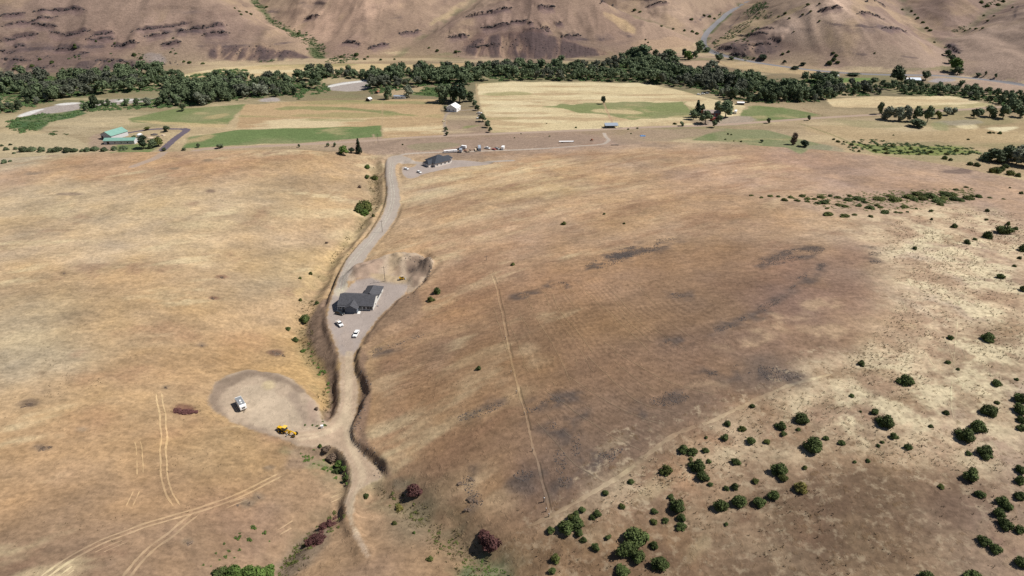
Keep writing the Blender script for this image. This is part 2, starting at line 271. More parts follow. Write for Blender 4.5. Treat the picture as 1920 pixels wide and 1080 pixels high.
# ------------------------------------------------------------------ colours of the ground cover (true colours: light is divided out)
ALB = 0.66                                         # photograph value of flat sunlit ground -> surface colour
gy_, gx_ = np.gradient(Z, YS, XS)
nl = (-gx_ * math.cos(math.radians(SUN_EL)) * math.cos(math.radians(SUN_AZ)) - gy_ * math.cos(math.radians(SUN_EL)) * math.sin(math.radians(SUN_AZ)) + math.sin(math.radians(SUN_EL))) / np.sqrt(1 + gx_ ** 2 + gy_ ** 2)
F.nl = sampler(nl)
SPL = '''40,330,b8977a 200,310,bb9673 400,310,b8936f 600,310,c0a07a 100,370,c2aa84 300,380,c4ac87 500,370,c3a983 640,340,bb9d76 50,450,bda380 200,460,bfa683
350,450,c2aa86 500,450,c0a37c 620,430,c0a07a 60,520,b99c76 250,520,b99a75 400,520,bb9e78 540,510,c0a67d 40,600,bda782 200,600,bb9d75 350,600,bb9b73 480,600,bd9d75
60,650,b8a583 250,680,b8946a 400,660,b9956c 100,750,b6956a 280,760,b7956a 80,850,b39069 250,850,b5926a 420,850,bb9a70 480,870,bc9a70 80,950,ad8a66 250,930,b28e69
420,1000,ab876a 100,1040,a78667 300,1050,a98869 560,930,b08d6a 600,910,b4926e 700,1040,a58467 620,1050,a5835f 560,860,b4926c 590,700,c39d68 600,730,be9a63 575,480,c6a878 660,400,bf9f72
800,350,c6aa83 900,330,c2a27b 1000,310,bf9a74 1100,320,c09d78 1000,350,c5aa80 780,420,c2a079 880,400,bd9c76 1000,400,bb9976 1150,340,bd9c77 1300,330,b8967a 1500,320,b29178 1700,340,b0907a
1850,350,ae917c 1300,290,b99677 1500,300,b08c74 1200,290,c1a07a 850,470,b9946f 1000,450,b39070 1150,420,b4926e 1300,400,b38f6b 1450,420,ae8c6c 1560,430,c0a384 900,540,a67f5f 1050,530,a07c60
1200,500,9d7a5c 1350,480,a17e60 1500,500,947262 1600,480,a58368 850,600,a67f5d 800,640,a8815c 1000,600,97765a 1150,600,93714f 1300,580,8f7157 1450,560,8c6e5e 1580,560,967662 800,700,9b785a
900,720,9a7655 1000,700,93714f 1100,680,8f6f57 1250,660,8d6e58 1400,640,8e705c 1550,640,9b7d67 750,800,a37c58 850,830,96714f 1000,830,8f7057 1150,780,88694f 1300,760,856a58 1450,690,87705f
1000,920,8a6a58 1100,900,7f6657 900,960,91714f 1700,480,c9b394 1750,550,c8b192 1680,620,bfa484 1800,620,c3ac90 1880,560,b79d83 1880,460,b6977a 1650,700,b79d7f 1780,700,c2ab90 1880,700,b9a289
1560,760,ae9173 1700,800,b89e83 1620,650,a98c6f 1500,740,b09274 1400,830,a98a70 1300,870,a58368 1550,850,aa8c70 1750,880,a08770 1880,850,a88e77 1230,960,98795c 1350,980,84684f 1500,960,7d6654
1650,920,8d775c 1700,1000,8b7560 1800,960,7f6856 1890,1000,8f7663 1450,1050,7d664f 1250,1050,866a52 1100,1030,95775a 1600,1050,8a7257 800,980,8b7a5e 850,950,94795a
400,225,bda77f 100,250,b5a584 1600,270,b49d78 1300,260,ae9a7c 1700,240,b7a583 900,266,a08676 700,272,a8927b 1100,263,a08676 60,300,b3a385 20,240,b8a67f 1880,260,b39c74 1450,215,b09b78 1450,255,ab9678
300,195,8f8a66 800,150,7f7a5c 1200,140,6f6c50 1500,165,767055 1700,165,767055 100,170,69704a 500,165,7a7558
100,30,9c8171 300,40,a08472 200,90,927567 420,60,9b7f70 480,110,a08068 100,110,8d7064 640,40,a5856d 650,90,9c7d6c 740,50,a58871 900,50,8f7366 1000,70,846860 900,90,8c6f62 1000,20,9b7e6c
1150,60,a0826f 1250,80,b0927a 1200,20,a88c74 1330,30,b0957a 1480,50,a38b78 1430,85,8b7268 1600,80,9a816f 1650,50,a08674 1550,20,a08772 1720,60,93796d 1780,30,937a6d 1850,80,9d8573 1900,40,a18a77
1560,115,967b6a 1850,130,9c8472 700,115,b89c72 450,130,c2ab7e 1500,128,b49a76'''.split()
sp = [s.split(',') for s in SPL]
def soft(h, far=False):                            # the film look of the photograph is a little greyer than the swatches
    c = np.array([int(h[i:i + 2], 16) for i in (0, 2, 4)], float); m = c.mean(); c = (m + (c - m) * (0.62 if far else 0.74)) * np.array((0.985, 0.95, 0.93) if far else (1.012, 0.992, 0.965))
    return lin(c)
spw = U([(float(a), float(b)) for a, b, c in sp]); spc = np.array([soft(c, float(b) < 135) for a, b, c in sp])
FLAT = math.sin(math.radians(SUN_EL))
shade = np.clip((F.nl(spw[:, 0], spw[:, 1]) * 0.88 / FLAT + 0.12), 0.45, 1.3)
spc = spc * ALB / shade[:, None]
wx = GX + fbm(GX, GY, 50, 3, 101) * 16; wy = GY + fbm(GX, GY, 50, 3, 111) * 16
num = np.zeros(GX.shape + (3,), np.float32); den = np.zeros(GX.shape, np.float32)
rad = np.array([np.sort(np.hypot(*(spw - spw[k]).T))[2] for k in range(len(spw))]) * 0.45
for k in range(len(spw)):
    w = (1 / (((wx - spw[k, 0]) ** 2 + (wy - spw[k, 1]) ** 2) / rad[k] ** 2 + 0.5) ** 1.8).astype(np.float32)
    num += w[..., None] * spc[k].astype(np.float32); den += w
COL = num / den[..., None]; del num, den
EARTH = np.zeros(GX.shape + (3,), np.float32)
TUFT = np.zeros(GX.shape, np.float32)
def hexa(h): return (soft(h) * ALB).astype(np.float32)
def mixin(s, m, h, mult=False, A=None):
    A = COL if A is None else A
    c = hexa(h) if isinstance(h, str) else np.array(h, np.float32)
    m = np.clip(m, 0, 1)[..., None].astype(np.float32)
    A[s] = A[s] * (1 - m) + c * m
ALLS = (slice(None), slice(None))
def poly(pts, h, soft=2.0, warp=3.0, amt=1.0, it=1, noise=None, wsc=18, seed=200, A=None):
    w = smooth_line(U(pts), it, True); s = crop(w, soft * 3 + warp * 2 + 5)
    d = dist_poly(GX[s], GY[s], w) + fbm(GX[s], GY[s], wsc, 3, seed) * warp
    m = (1 - sstep(-soft, soft, d)) * amt
    if noise: m = m * sstep(-noise[1], noise[1] * 0.6, fbm(GX[s], GY[s] , noise[0], 4, seed + 9) + noise[2])
    mixin(s, m, h, A=A); return s, m
def line(pts, h, wid, soft=0.8, amt=1.0, warp=0.6, it=2, brk=None, seed=210, A=None):
    w = smooth_line(U(pts), it); s = crop(w, wid * 2 + soft * 3 + 4)
    d = dist_line(GX[s], GY[s], w) + fbm(GX[s], GY[s], 8, 2, seed) * warp
    m = (1 - sstep(wid - soft, wid + soft, d)) * amt
    if brk: m = m * (brk[1] + (1 - brk[1]) * sstep(-0.3, 0.4, fbm(GX[s], GY[s], brk[0], 3, seed + 3)))
    mixin(s, m, h, A=A); return s, m
# broad mottling of the dry grass: pale straw, reddish cheatgrass, bare grey soil
near = (1 - sstep(0, 40, over)); farm = sstep(4, 26, Z) * (over > 60)
dirx = GX * 0.86 + GY * 0.5; diry = -GX * 0.5 + GY * 0.86
n1 = fbm(GX, GY * 1.0, 42, 5, 301, 0.6); n2 = fbm(dirx * 0.4, diry * 1.5, 26, 5, 311, 0.6); n3 = fbm(GX, GY, 14, 5, 321, 0.65); n4 = fbm(GX, GY, 5, 3, 331, 0.7)
lumv = 1 + near * (0.17 * n1 + 0.24 * n2 + 0.20 * n3 + 0.17 * n4)
lumv = lumv + farm * (0.10 * n1 + 0.12 * n3 + 0.14 * fbm(GX, Z * 2.5, 60, 4, 341))
warmth = near * (0.10 * fbm(GX, GY, 33, 4, 351) + 0.06 * n3)
COL *= np.stack([lumv * (1 + warmth * 0.5), lumv, lumv * (1 - warmth * 1.2)], -1).astype(np.float32)
mixin(ALLS, near * sstep(0.28, 0.6, fbm(dirx * 0.5, diry * 1.3, 30, 5, 361, 0.6)) * 0.6 * (GX < 60), 'd6c498')
mixin(ALLS, near * sstep(0.30, 0.65, fbm(GX, GY, 24, 5, 371, 0.6)) * 0.5, '99735c')
hd = U([(720,640),(960,545)]); hv = (hd[1] - hd[0]) / np.linalg.norm(hd[1] - hd[0]); su = GX * hv[0] + GY * hv[1]; sv = -GX * hv[1] + GY * hv[0]
hz, hm = poly([(760,340),(1000,290),(1400,285),(1560,330),(1400,420),(1200,455),(1060,490),(930,545),(960,700),(1000,960),(860,940),(740,860),(700,740),(700,650),(800,560),(830,490),(720,470)], 'b08c68', 6, 8, 0.0, 1)
hm = (1 - sstep(-6, 6, dist_poly(GX[hz], GY[hz], smooth_line(U([(760,340),(1000,290),(1400,285),(1560,330),(1400,420),(1200,455),(1060,490),(930,545),(960,700),(1000,960),(860,940),(740,860),(700,740),(700,650),(800,560),(830,490),(720,470)]), 1, True))))
sn = fbm(su[hz] * .22, sv[hz], 13, 5, 365, .62)
mixin(hz, hm * sstep(.12, .45, sn) * .6, 'd2b58c'); mixin(hz, hm * sstep(.12, .5, -sn) * .5, '9a7256')
# pale tussock ground on the right
s, m = poly([(1560,420),(1760,380),(1930,400),(1940,900),(1700,880),(1560,840),(1330,900),(1100,985),(1040,985),(1180,885),(1300,800),(1480,722),(1620,640),(1690,540),(1640,450)], 'd6bf9b', 10, 14, 0.85, 2, (9, 0.5, 0.0), 30, 220)
TUFT[s] = np.maximum(TUFT[s], (m > 0) * 0.9 * sstep(-0.2, 0.3, fbm(GX[s], GY[s], 20, 3, 225)))
s, m = poly([(1000,1000),(1200,890),(1330,810),(1560,720),(1700,640),(1930,560),(1940,1100),(980,1100)], '7c6248', 8, 10, 0.55, 2, (22, 0.5, -0.12), 30, 230)
TUFT[s] = np.maximum(TUFT[s], 0.6 * (m > 0))
poly([(1330,960),(1480,900),(1560,900),(1720,930),(1800,980),(1760,1090),(1330,1090)], '7b6550', 12, 14, 0.45, 2, (20, 0.6, 0.1), 30, 240)
poly([(1740,900),(1830,920),(1850,1000),(1780,1010),(1700,960)], '6f584c', 10, 8, 0.7, 2, None, 20, 243)
poly([(1550,880),(1680,860),(1720,930),(1640,1000),(1580,960)], '948063', 10, 8, 0.5, 2, (14, 0.6, 0.1), 20, 246)
for q in ((1700,750,40,10),(1690,610,40,12),(1860,560,60,12),(1780,450,50,10),(1640,690,50,18),(1560,700,50,18),(1900,620,30,20)):
    poly([(q[0] - q[2], q[1]), (q[0], q[1] - q[3]), (q[0] + q[2], q[1]), (q[0], q[1] + q[3])], '9c7f60', 4, 6, 0.6, 2, None, 9, 250)
ps, pm = poly([(1640,430),(1760,390),(1930,400),(1940,880),(1700,860),(1560,830),(1400,860),(1330,860),(1420,780),(1560,715),(1650,640),(1690,560)], 'dccda6', 10, 14, 0.0, 2)
pw = smooth_line(U([(1640,430),(1760,390),(1930,400),(1940,880),(1700,860),(1560,830),(1400,860),(1330,860),(1420,780),(1560,715),(1650,640),(1690,560)]), 2, True); pm = 1 - sstep(-12, 10, dist_poly(GX[ps], GY[ps], pw))
pn = fbm(GX[ps], GY[ps], 17, 6, 377, .68); mixin(ps, pm * sstep(.02, .22, pn) * .75, 'dccfa8'); mixin(ps, pm * sstep(.10, .30, -pn) * .7, 'a5856c'); mixin(ps, pm * sstep(.15, .4, fbm(GX[ps], GY[ps], 6, 4, 383, .7)) * .5, '9c826a')
bs, bm_ = poly([(1000,990),(1330,860),(1560,850),(1940,900),(1940,1095),(980,1095)], '6f5846', 10, 14, 0.0, 2); bw = U([(1000,990),(1330,860),(1560,850),(1940,900),(1940,1095),(980,1095)]); bm_ = 1 - sstep(-10, 10, dist_poly(GX[bs], GY[bs], bw))
bn = fbm(GX[bs], GY[bs], 22, 6, 389, .66); mixin(bs, bm_ * sstep(.05, .3, bn) * .6, '6e5645'); mixin(bs, bm_ * sstep(.12, .34, -bn) * .6, 'a68d70')
# golden rim along the draw and trampled streaks
poly([(545,665),(575,650),(610,715),(622,760),(606,790),(590,745),(560,715),(540,695)], 'c9a268', 3, 4, 0.7, 2, (8, 0.6, 0.2), 10, 260)
poly([(560,560),(610,500),(650,460),(690,425),(690,415),(640,450),(590,500),(545,560)], 'd0b078', 3, 4, 0.6, 2, (10, 0.6, 0.1), 10, 262)
for a, b, h in [((620,395),(655,440),'cdb184'),((690,480),(900,425),'d0b48a'),((760,350),(900,320),'d8c296'),((770,345),(940,325),'d6bf94'),((1020,370),(1160,345),'cdb48a'),((800,470),(960,435),'ceb186'),((880,410),(1020,380),'cbb088'),((690,620),(830,570),'c6a277'),((700,660),(900,610),'bf9970'),((830,790),(960,690),'c4a478'),((760,840),(830,790),'b98f60'),((880,780),(980,740),'c9ab7e'),((980,655),(1010,675),'d3b78d')]:
    line([a, ((a[0] + b[0]) / 2, (a[1] + b[1]) / 2 - 3), b], h, 4.5, 4, 0.55, 4, 1, (9, 0.2), 270)
for a, b in [((780,330),(1000,300)),((820,370),(1040,330)),((760,400),(960,350)),((900,350),(1200,330)),((1000,420),(1200,380)),((840,440),(1010,400)),((860,500),(960,470)),((700,530),(760,560)),((780,560),(920,520)),((820,590),(960,560))]:
    line([a, ((a[0] + b[0]) / 2, (a[1] + b[1]) / 2 + 3), b], 'a27c60', 5, 5, 0.5, 5, 1, (12, 0.1), 280)
for a, b in [((0,310),(300,296)),((300,312),(640,300)),((900,290),(1300,285)),((60,340),(340,325)),((250,620),(480,640)),((180,700),(420,720)),((60,780),(360,800))]:
    line([a, b], 'ae8360', 7, 6, 0.5, 7, 1, (16, 0.1), 285)
for px, py, rx, ry in [(100,400,70,9),(300,400,60,8),(430,420,90,9),(560,400,60,8),(640,440,40,12),(330,500,90,7),(30,560,60,14),(60,640,70,30),(280,650,60,8),(330,420,50,6)]:
    poly([(px - rx, py), (px, py - ry), (px + rx, py), (px, py + ry)], 'cbb78d', 6, 12, 0.5, 2, (12, 0.7, 0.1), 25, 290)
# darker burnt-brown face of the right hill
s, m = poly([(700,690),(800,620),(930,555),(1060,500),(1200,465),(1400,440),(1560,440),(1660,500),(1620,620),(1480,720),(1300,800),(1180,885),(1000,985),(860,960),(740,880),(690,790)], '8a6a4e', 14, 14, 0.32, 2, (26, 0.6, 0.0), 30, 300)
s, m = poly([(700,720),(860,640),(940,590),(980,660),(900,760),(760,820),(690,800)], '9b744e', 10, 10, 0.45, 2, (16, 0.5, 0.1), 20, 303)
poly([(1000,870),(1130,800),(1280,720),(1400,740),(1300,800),(1180,885),(1020,975),(970,930)], '7b675a', 8, 9, 0.6, 2, (18, 0.6, 0.2), 20, 306)
poly([(1370,700),(1420,670),(1500,690),(1520,705),(1430,735),(1380,725)], '75645a', 6, 6, 0.75, 2, None, 12, 309)
poly([(1380,590),(1480,530),(1560,470),(1600,450),(1640,490),(1600,560),(1500,600)], '8a6d62', 10, 10, 0.5, 2, (16, 0.6, 0.2), 20, 312)
poly([(960,900),(1000,790),(1150,700),(1330,690),(1440,735),(1300,800),(1180,885),(1020,975)], '806b5e', 12, 12, .32, 2, (20, .6, .2), 24, 307)
SCREE = [(1140,490,48,10,-15),(1200,468,75,11,-15),(1050,533,18,5,0),(985,553,24,6,-12),(1420,585,60,8,-30),(1500,525,60,7,-33),(1360,612,25,7,-20),(1480,480,70,12,-12),(1280,553,26,8,-5),(1440,700,62,13,6),(1400,690,30,10,0),(1255,748,40,14,-5),(985,880,28,20,-55),(1050,865,12,26,-5),(1080,838,9,26,8),(1115,868,48,14,-22),(1145,850,40,8,-25),(1060,903,20,10,0),(1010,762,70,8,-18),(900,772,50,8,-18),(885,940,22,20,-30),(880,905,12,18,0),(740,652,48,8,-22),(700,662,22,6,-30),(1262,640,20,6,0),(1200,780,20,8,0),(1640,480,14,16,-10),(1320,700,30,8,0),(1060,790,40,7,-20)]
SCW = []
for px, py, rx, ry, an in SCREE:
    c, sn = math.cos(math.radians(an)), math.sin(math.radians(an))
    pts = [(px + rx * c * ca - ry * sn * sa, py + rx * sn * ca + ry * c * sa) for ca, sa in ((math.cos(t), math.sin(t)) for t in np.linspace(0, 6.283, 13)[:-1])]
    w = U(pts); SCW.append(w)
    poly(pts, '5d5350', 4, 8, 0.8, 1, (6, 0.3, 0.0), 9, 315)
for px, py, rx, ry, h in [(345,768,26,11,'7d5446'),(520,662,18,7,'7c5f50'),(415,520,14,4,'86604f'),(400,559,11,4,'86604f'),(78,840,18,7,'7e6a5a'),(55,757,18,8,'7f6a56'),(352,1016,14,8,'87745f'),(465,943,14,7,'87745f'),(485,930,12,7,'87745f'),(120,512,8,4,'8a7358'),(390,300,12,3,'8f7a62'),(60,325,16,3,'94806c'),(325,316,12,2,'8f7a62'),(395,358,10,3,'8a7462'),(130,364,30,3,'94806c'),(378,646,9,5,'8c755e'),(505,877,10,5,'87745f'),(755,910,24,14,'8f7f68'),(1800,322,40,4,'7e6a62'),(310,725,9,4,'8a765e'),(80,700,10,5,'9a8468'),(155,805,12,5,'a48c70')]:
    poly([(px - rx, py), (px - rx * .6, py - ry * .8), (px, py - ry), (px + rx * .6, py - ry * .8), (px + rx, py), (px + rx * .6, py + ry * .8), (px, py + ry), (px - rx * .6, py + ry * .8)], h, 1.2, 1.6, 0.92, 1, (4, 0.9, 0.5), 5, 320)
# cattle terraces round the right hill: interpolated between guide lines
GUIDE = [[(925,575),(945,640),(962,700)],[(984,551),(1017,617),(1040,650),(1070,720)],[(1028,533),(1048,582),(1083,621),(1130,690)],[(1081,528),(1102,551),(1153,596),(1220,660)],[(1118,512),(1149,547),(1190,594),(1290,660)],[(1200,500),(1240,545),(1290,590),(1380,640)]]
GUIDE2 = [[(1004,787),(1045,832),(1078,876),(1143,909)],[(1021,730),(1086,779),(1147,819),(1212,850)],[(1045,693),(1106,734),(1172,774),(1239,795)],[(1098,664),(1167,734),(1208,762),(1270,775)],[(1130,640),(1200,690),(1260,720),(1340,740)],[(1170,610),(1240,655),(1310,690),(1400,700)]]
GUIDE3 = [[(700,700),(745,690),(800,672),(870,650)],[(700,720),(750,712),(810,690),(880,665)],[(705,760),(760,745),(820,720),(890,690)]]
# tracks
FENCE = [(910,480),(922,515),(932,545),(945,605),(955,668),(975,745),(992,800),(1005,860),(1022,930),(1030,962)]
for L in ([(1410,366),(1300,372),(1200,376),(1090,392),(1000,420),(900,455),(800,480)],[(1160,292),(1200,312),(1240,332)],[(1350,350),(1200,356),(1080,370)]):
    line(L, '9c785e', 1.6, 1.4, 0.5, 1.5, 2, (12, 0.3)); 
for L in ([(575,350),(590,362),(560,385),(600,382),(630,360)],[(565,375),(590,352),(612,352)]):
    line(L, 'a98a66', 0.7, 0.6, 0.6, 0.5)
# draw bottoms: greener, weedy
for pts, wd, h in [(GULLY[0][0], 5, '7d7752'), (GULLY[1][0], 8, '78765a'), (GULLY[2][0], 4, '6f6650')]:
    line(pts, h, wd, 4, 0.5, 3, 2, (6, 0.1), 330)
poly([(630,1000),(560,1075),(530,1090),(515,1070),(545,1025),(600,985)], '7f7262', 2, 2, 0.7, 1, None, 8, 331)
poly([(860,1060),(910,1040),(960,1070),(975,1090),(870,1090)], '5f7a52', 3, 5, 0.8, 1, (5, 0.5, 0.2), 8, 332)
poly([(700,905),(760,915),(860,1000),(960,1050),(960,1090),(860,1070),(780,975),(720,945)], '857559', 5, 5, 0.6, 1, (9, 0.6, 0.1), 10, 334)
for q in [(560,845,40,10),(600,870,40,20),(610,850,22,12),(575,860,18,10)]:
    poly([(q[0] - q[2], q[1]), (q[0], q[1] - q[3]), (q[0] + q[2], q[1]), (q[0], q[1] + q[3])], '76805a', 2, 4, 0.6, 2, (4, 0.5, 0), 6, 336)
# bare cut and fill slopes
poly(BANK, '8a7161', 1.5, 2, 0.9, 1, None, 8, 340)
poly([(690,662),(676,655),(668,690),(676,720),(678,748),(664,782),(662,812),(672,838),(692,860),(714,882),(730,900),(738,892),(720,868),(694,842),(684,812),(690,780),(700,745),(696,715),(684,700)], '8a6e5c', 1.2, 1.2, 0.85, 1, None, 6, 342)
poly(CUT, '93765f', 2, 3, 0.85, 1, None, 9, 344)
poly([(690,632),(740,605),(796,580),(800,592),(740,625),(690,655),(672,668)], 'a9866a', 1.5, 2, 0.6, 1, None, 6, 345)
poly([(560,835),(540,850),(530,880),(545,890),(580,870),(620,865),(640,850),(622,834)], '9a8069', 2, 3, 0.8, 1, (6, 0.6, 0.4), 8, 346)
poly([(718,300),(700,310),(690,345),(696,388),(712,385),(722,362)], '9f8763', 2, 3, 0.6, 1, (6, 0.6, 0.2), 8, 347)
vf = (over > 50) * (Z < 4); vn = fbm(GX * .3, GY * 1.2, 30, 5, 421, .62); mixin(ALLS, vf * sstep(.05, .35, vn) * .5, 'cdb98e'); mixin(ALLS, vf * sstep(.08, .4, -vn) * .5, '94805f'); mixin(ALLS, vf * sstep(.15, .45, fbm(GX * .4, GY, 40, 4, 427)) * .5, '85865a')
# valley fields
FIELD = {}
VAL = [('hay', [(893,157),(960,153),(1200,156),(1260,166),(1320,181),(1400,200),(1385,224),(1340,233),(1220,237),(1100,246),(925,249),(905,215)], 'd4c294'),
 ('hay', [(455,197),(560,190),(700,187),(826,186),(832,222),(838,255),(720,263),(716,240),(440,242)], 'c0a276'),
 ('hay', [(1545,186),(1650,181),(1780,180),(1872,198),(1800,205),(1650,203),(1560,200)], 'd2bd90'),
 ('hay', [(330,142),(420,126),(520,121),(650,119),(760,121),(880,117),(860,128),(700,132),(500,147),(380,150)], 'ccb382'),
 ('green', [(240,222),(330,204),(457,196),(430,233),(335,235),(245,230)], '788a52'),
 ('green', [(355,256),(440,244),(714,236),(718,256),(560,268),(340,279)], '67854a'),
 ('green', [(1020,200),(1100,192),(1200,190),(1290,190),(1302,214),(1250,220),(1180,222),(1100,212)], '7f8d55'),
 ('green', [(1385,206),(1400,200),(1470,200),(1530,215),(1500,222),(1420,228),(1390,222)], '6f854c'),
 ('green', [(205,290),(220,272),(300,265),(295,280)], '71894c'),
 ('green', [(1300,262),(1350,240),(1440,245),(1560,276),(1500,288),(1400,268)], '848c62'),
 ('green', [(1590,268),(1680,272),(1800,275),(1840,286),(1760,292),(1640,286)], '7f8f4a'),
 ('green', [(10,228),(70,212),(150,208),(152,216),(95,228),(60,248),(30,250)], '3f6a3c'),
 ('green', [(1480,153),(1540,146),(1640,146),(1640,152),(1560,156)], '6f8f4a'),
 ('green', [(760,175),(800,163),(870,164),(885,178),(830,182)], '54713a')]
lawn = []
for kind, pts, h in VAL:
    s, m = poly(pts, h, 1.6, 11 if len(pts) > 6 and kind == 'green' and h != '67854a' else 4.5, 0.95, 0, None, 26, 430); FIELD.setdefault(kind, []).append((s, m))
    if kind == 'hay':
        mixin(s, m * sstep(0.0, 0.3, fbm(GX[s] * 0.28, GY[s] * 1.3, 26, 5, 440, 0.62)) * 0.65, 'b0906a'); mixin(s, m * sstep(0.05, 0.3, fbm(GX[s] * 0.3, GY[s] * 1.3, 34, 5, 447, .6)) * 0.6, 'e0d3a8')
        mixin(s, m * sstep(0.2, 0.42, fbm(GX[s] * 0.3, GY[s] * 1.4, 44, 5, 453, .6)) * 0.7, '97945f')
    else:
        mixin(s, m * sstep(-0.1, 0.5, fbm(GX[s] * 0.5, GY[s], 34, 5, 460, 0.65)) * 0.6, '97946a'); mixin(s, m * sstep(0.2, 0.55, fbm(GX[s] * 0.5, GY[s], 22, 4, 464, 0.65)) * 0.6, 'b7a677'); mixin(s, m * sstep(0.2, 0.6, fbm(GX[s], GY[s], 40, 4, 468)) * 0.5, '5f7d42')
for pts, h, a in [([(1100,206),(1160,205),(1220,212),(1180,216),(1120,212)], 'cdb888', .8),([(900,175),(980,172),(1000,178),(920,180)], '9b9a64', .7),([(925,226),(1000,222),(1080,228),(1000,232)], 'e0d2a4', .7),
 ([(500,205),(560,198),(640,200),(720,208),(790,217),(760,219),(660,206),(560,206)], '8a9058', .8),([(620,200),(700,204),(760,212),(700,212),(640,206)], '7f8a55', .6),([(560,187),(700,188),(820,192),(825,197),(700,193)], '87905a', .6),
 ([(860,238),(900,232),(905,235),(870,243)], '869056', .8),([(240,226),(300,228),(420,232),(430,240),(330,236)], 'c9b07e', .8),([(380,220),(420,212),(430,216),(400,224)], 'b3a070', .7),([(345,265),(390,252),(400,256),(370,266)], 'b8a074', .7),
 ([(160,262),(185,250),(235,245),(215,268),(200,285),(165,280)], 'a58d7a', .9),([(180,285),(120,290),(0,275),(0,240),(110,252),(160,262)], 'b8a985', .7),([(0,240),(70,240),(90,252),(0,250)], 'c2ae84', .6),
 ([(660,262),(760,262),(860,262),(1000,258),(1130,252),(1130,270),(960,280),(760,288),(660,285)], 'a08877', .85),([(1150,250),(1240,242),(1400,240),(1250,262),(1190,272),(1150,270)], 'a38c76', .7),
 ([(760,270),(830,266),(870,270),(850,278),(770,283)], '8c8a66', .55),([(1490,240),(1560,232),(1700,250),(1900,240),(1920,270),(1700,262),(1600,266)], 'b89f74', .5),
 ([(1490,275),(1560,268),(1600,285),(1500,288)], '96917a', .6),([(1845,240),(1900,236),(1915,240),(1880,248)], 'e2d9b0', .8),([(1795,234),(1825,232),(1830,240),(1800,241)], 'dccda0', .8),([(1745,228),(1830,224),(1850,230),(1780,236)], '9b9586', .6),([(1740,232),(1770,228),(1780,245),(1755,243)], '8c9462', .6),
 ([(1310,230),(1330,222),(1400,215),(1430,226),(1400,232),(1340,236)], 'a59689', .9),([(1280,222),(1330,224),(1330,234),(1300,232)], '877565', .7),([(1255,120),(1310,112),(1350,118),(1340,134),(1280,134)], 'b89b80', .9),([(1740,148),(1790,147),(1790,152),(1745,155)], 'a09aa0', 1),([(700,165),(790,160),(800,172),(740,180),(700,180)], 'c0a680', .7)]:
    poly(pts, h, 2.5, 5, a, 1, None, 20, 470)
BARS = [[(28,218),(70,204),(120,195),(153,193),(152,206),(95,212),(45,219)], [(150,190),(230,185),(290,184),(290,190),(200,198),(150,200)], [(610,168),(625,156),(690,149),(700,160),(688,170),(640,172)], [(485,186),(520,182),(530,190),(490,192)]]
for b in BARS: poly(b, 'a89f9c', 1.5, 3, 1.0, 1, None, 12, 480)
WATER = [[(28,219),(60,207),(85,203),(78,207),(45,219)], [(100,196),(130,192),(152,192),(150,194.5),(112,198)], [(612,160),(655,153.5),(690,149),(690,152.5),(650,157.5),(614,165)], [(215,188),(262,185.5),(262,188),(216,191)]]
for b in WATER: poly(b, 'd6d8da', 0.8, 1.2, 1.0, 1, None, 12, 484)
line([(1335,628),(1370,608),(1410,588),(1470,552),(1510,528),(1545,500)], '665954', 2.2, 2.0, .6, 2.5, 2, (6, .15)); line([(1470,556),(1500,545),(1530,530)], '665954', 1.5, 1.5, .5, 2, 1, (6, .1))
for px, py, rx, ry in [(985,656,12,5),(970,668,8,4),(1000,676,10,4),(1075,640,10,5),(1370,650,40,10),(1400,640,30,9),(1335,718,40,7),(1480,600,60,12),(1540,570,50,12),(1440,620,40,9),(1550,620,40,14)]:
    poly([(px - rx, py), (px - rx * .5, py - ry), (px + rx * .5, py - ry), (px + rx, py), (px + rx * .5, py + ry), (px - rx * .5, py + ry)], 'c9ab86', 3, 5, .5, 1, (6, .45, .0), 8, 395)
# cattle terraces: a phase running across the guide lines, read by the ground material
TERR = np.zeros(GX.shape, np.float32); TERM = np.zeros(GX.shape, np.float32)
for G_, hull in ((GUIDE, [(915,570),(984,545),(1028,528),(1081,522),(1118,508),(1200,496),(1390,640),(1300,668),(1220,668),(1130,698),(1070,728),(958,706)]), (GUIDE2, [(996,790),(1015,730),(1040,690),(1095,660),(1130,635),(1170,606),(1410,700),(1340,745),(1270,780),(1239,800),(1212,855),(1143,912)]), (GUIDE3, [(690,690),(880,636),(935,700),(700,790)])):
    Pq = []; Vq = []
    for i, g in enumerate(G_):
        w = U(g); q = np.linspace(0, 1, 6); L_ = np.linspace(0, 1, len(w)); Pq += list(zip(np.interp(q, L_, w[:, 0]), np.interp(q, L_, w[:, 1]))); Vq += [i] * 6
    f_ = tps(Pq, np.array(Vq, float), .05); hw_ = U(hull); s = crop(hw_, 8); d = dist_poly(GX[s], GY[s], hw_) + fbm(GX[s], GY[s], 20, 3, 392) * 8; m = 1 - sstep(-10, 4, d)
    TERR[s] = np.where(m > TERM[s], f_(GX[s], GY[s]), TERR[s]); TERM[s] = np.maximum(TERM[s], m)
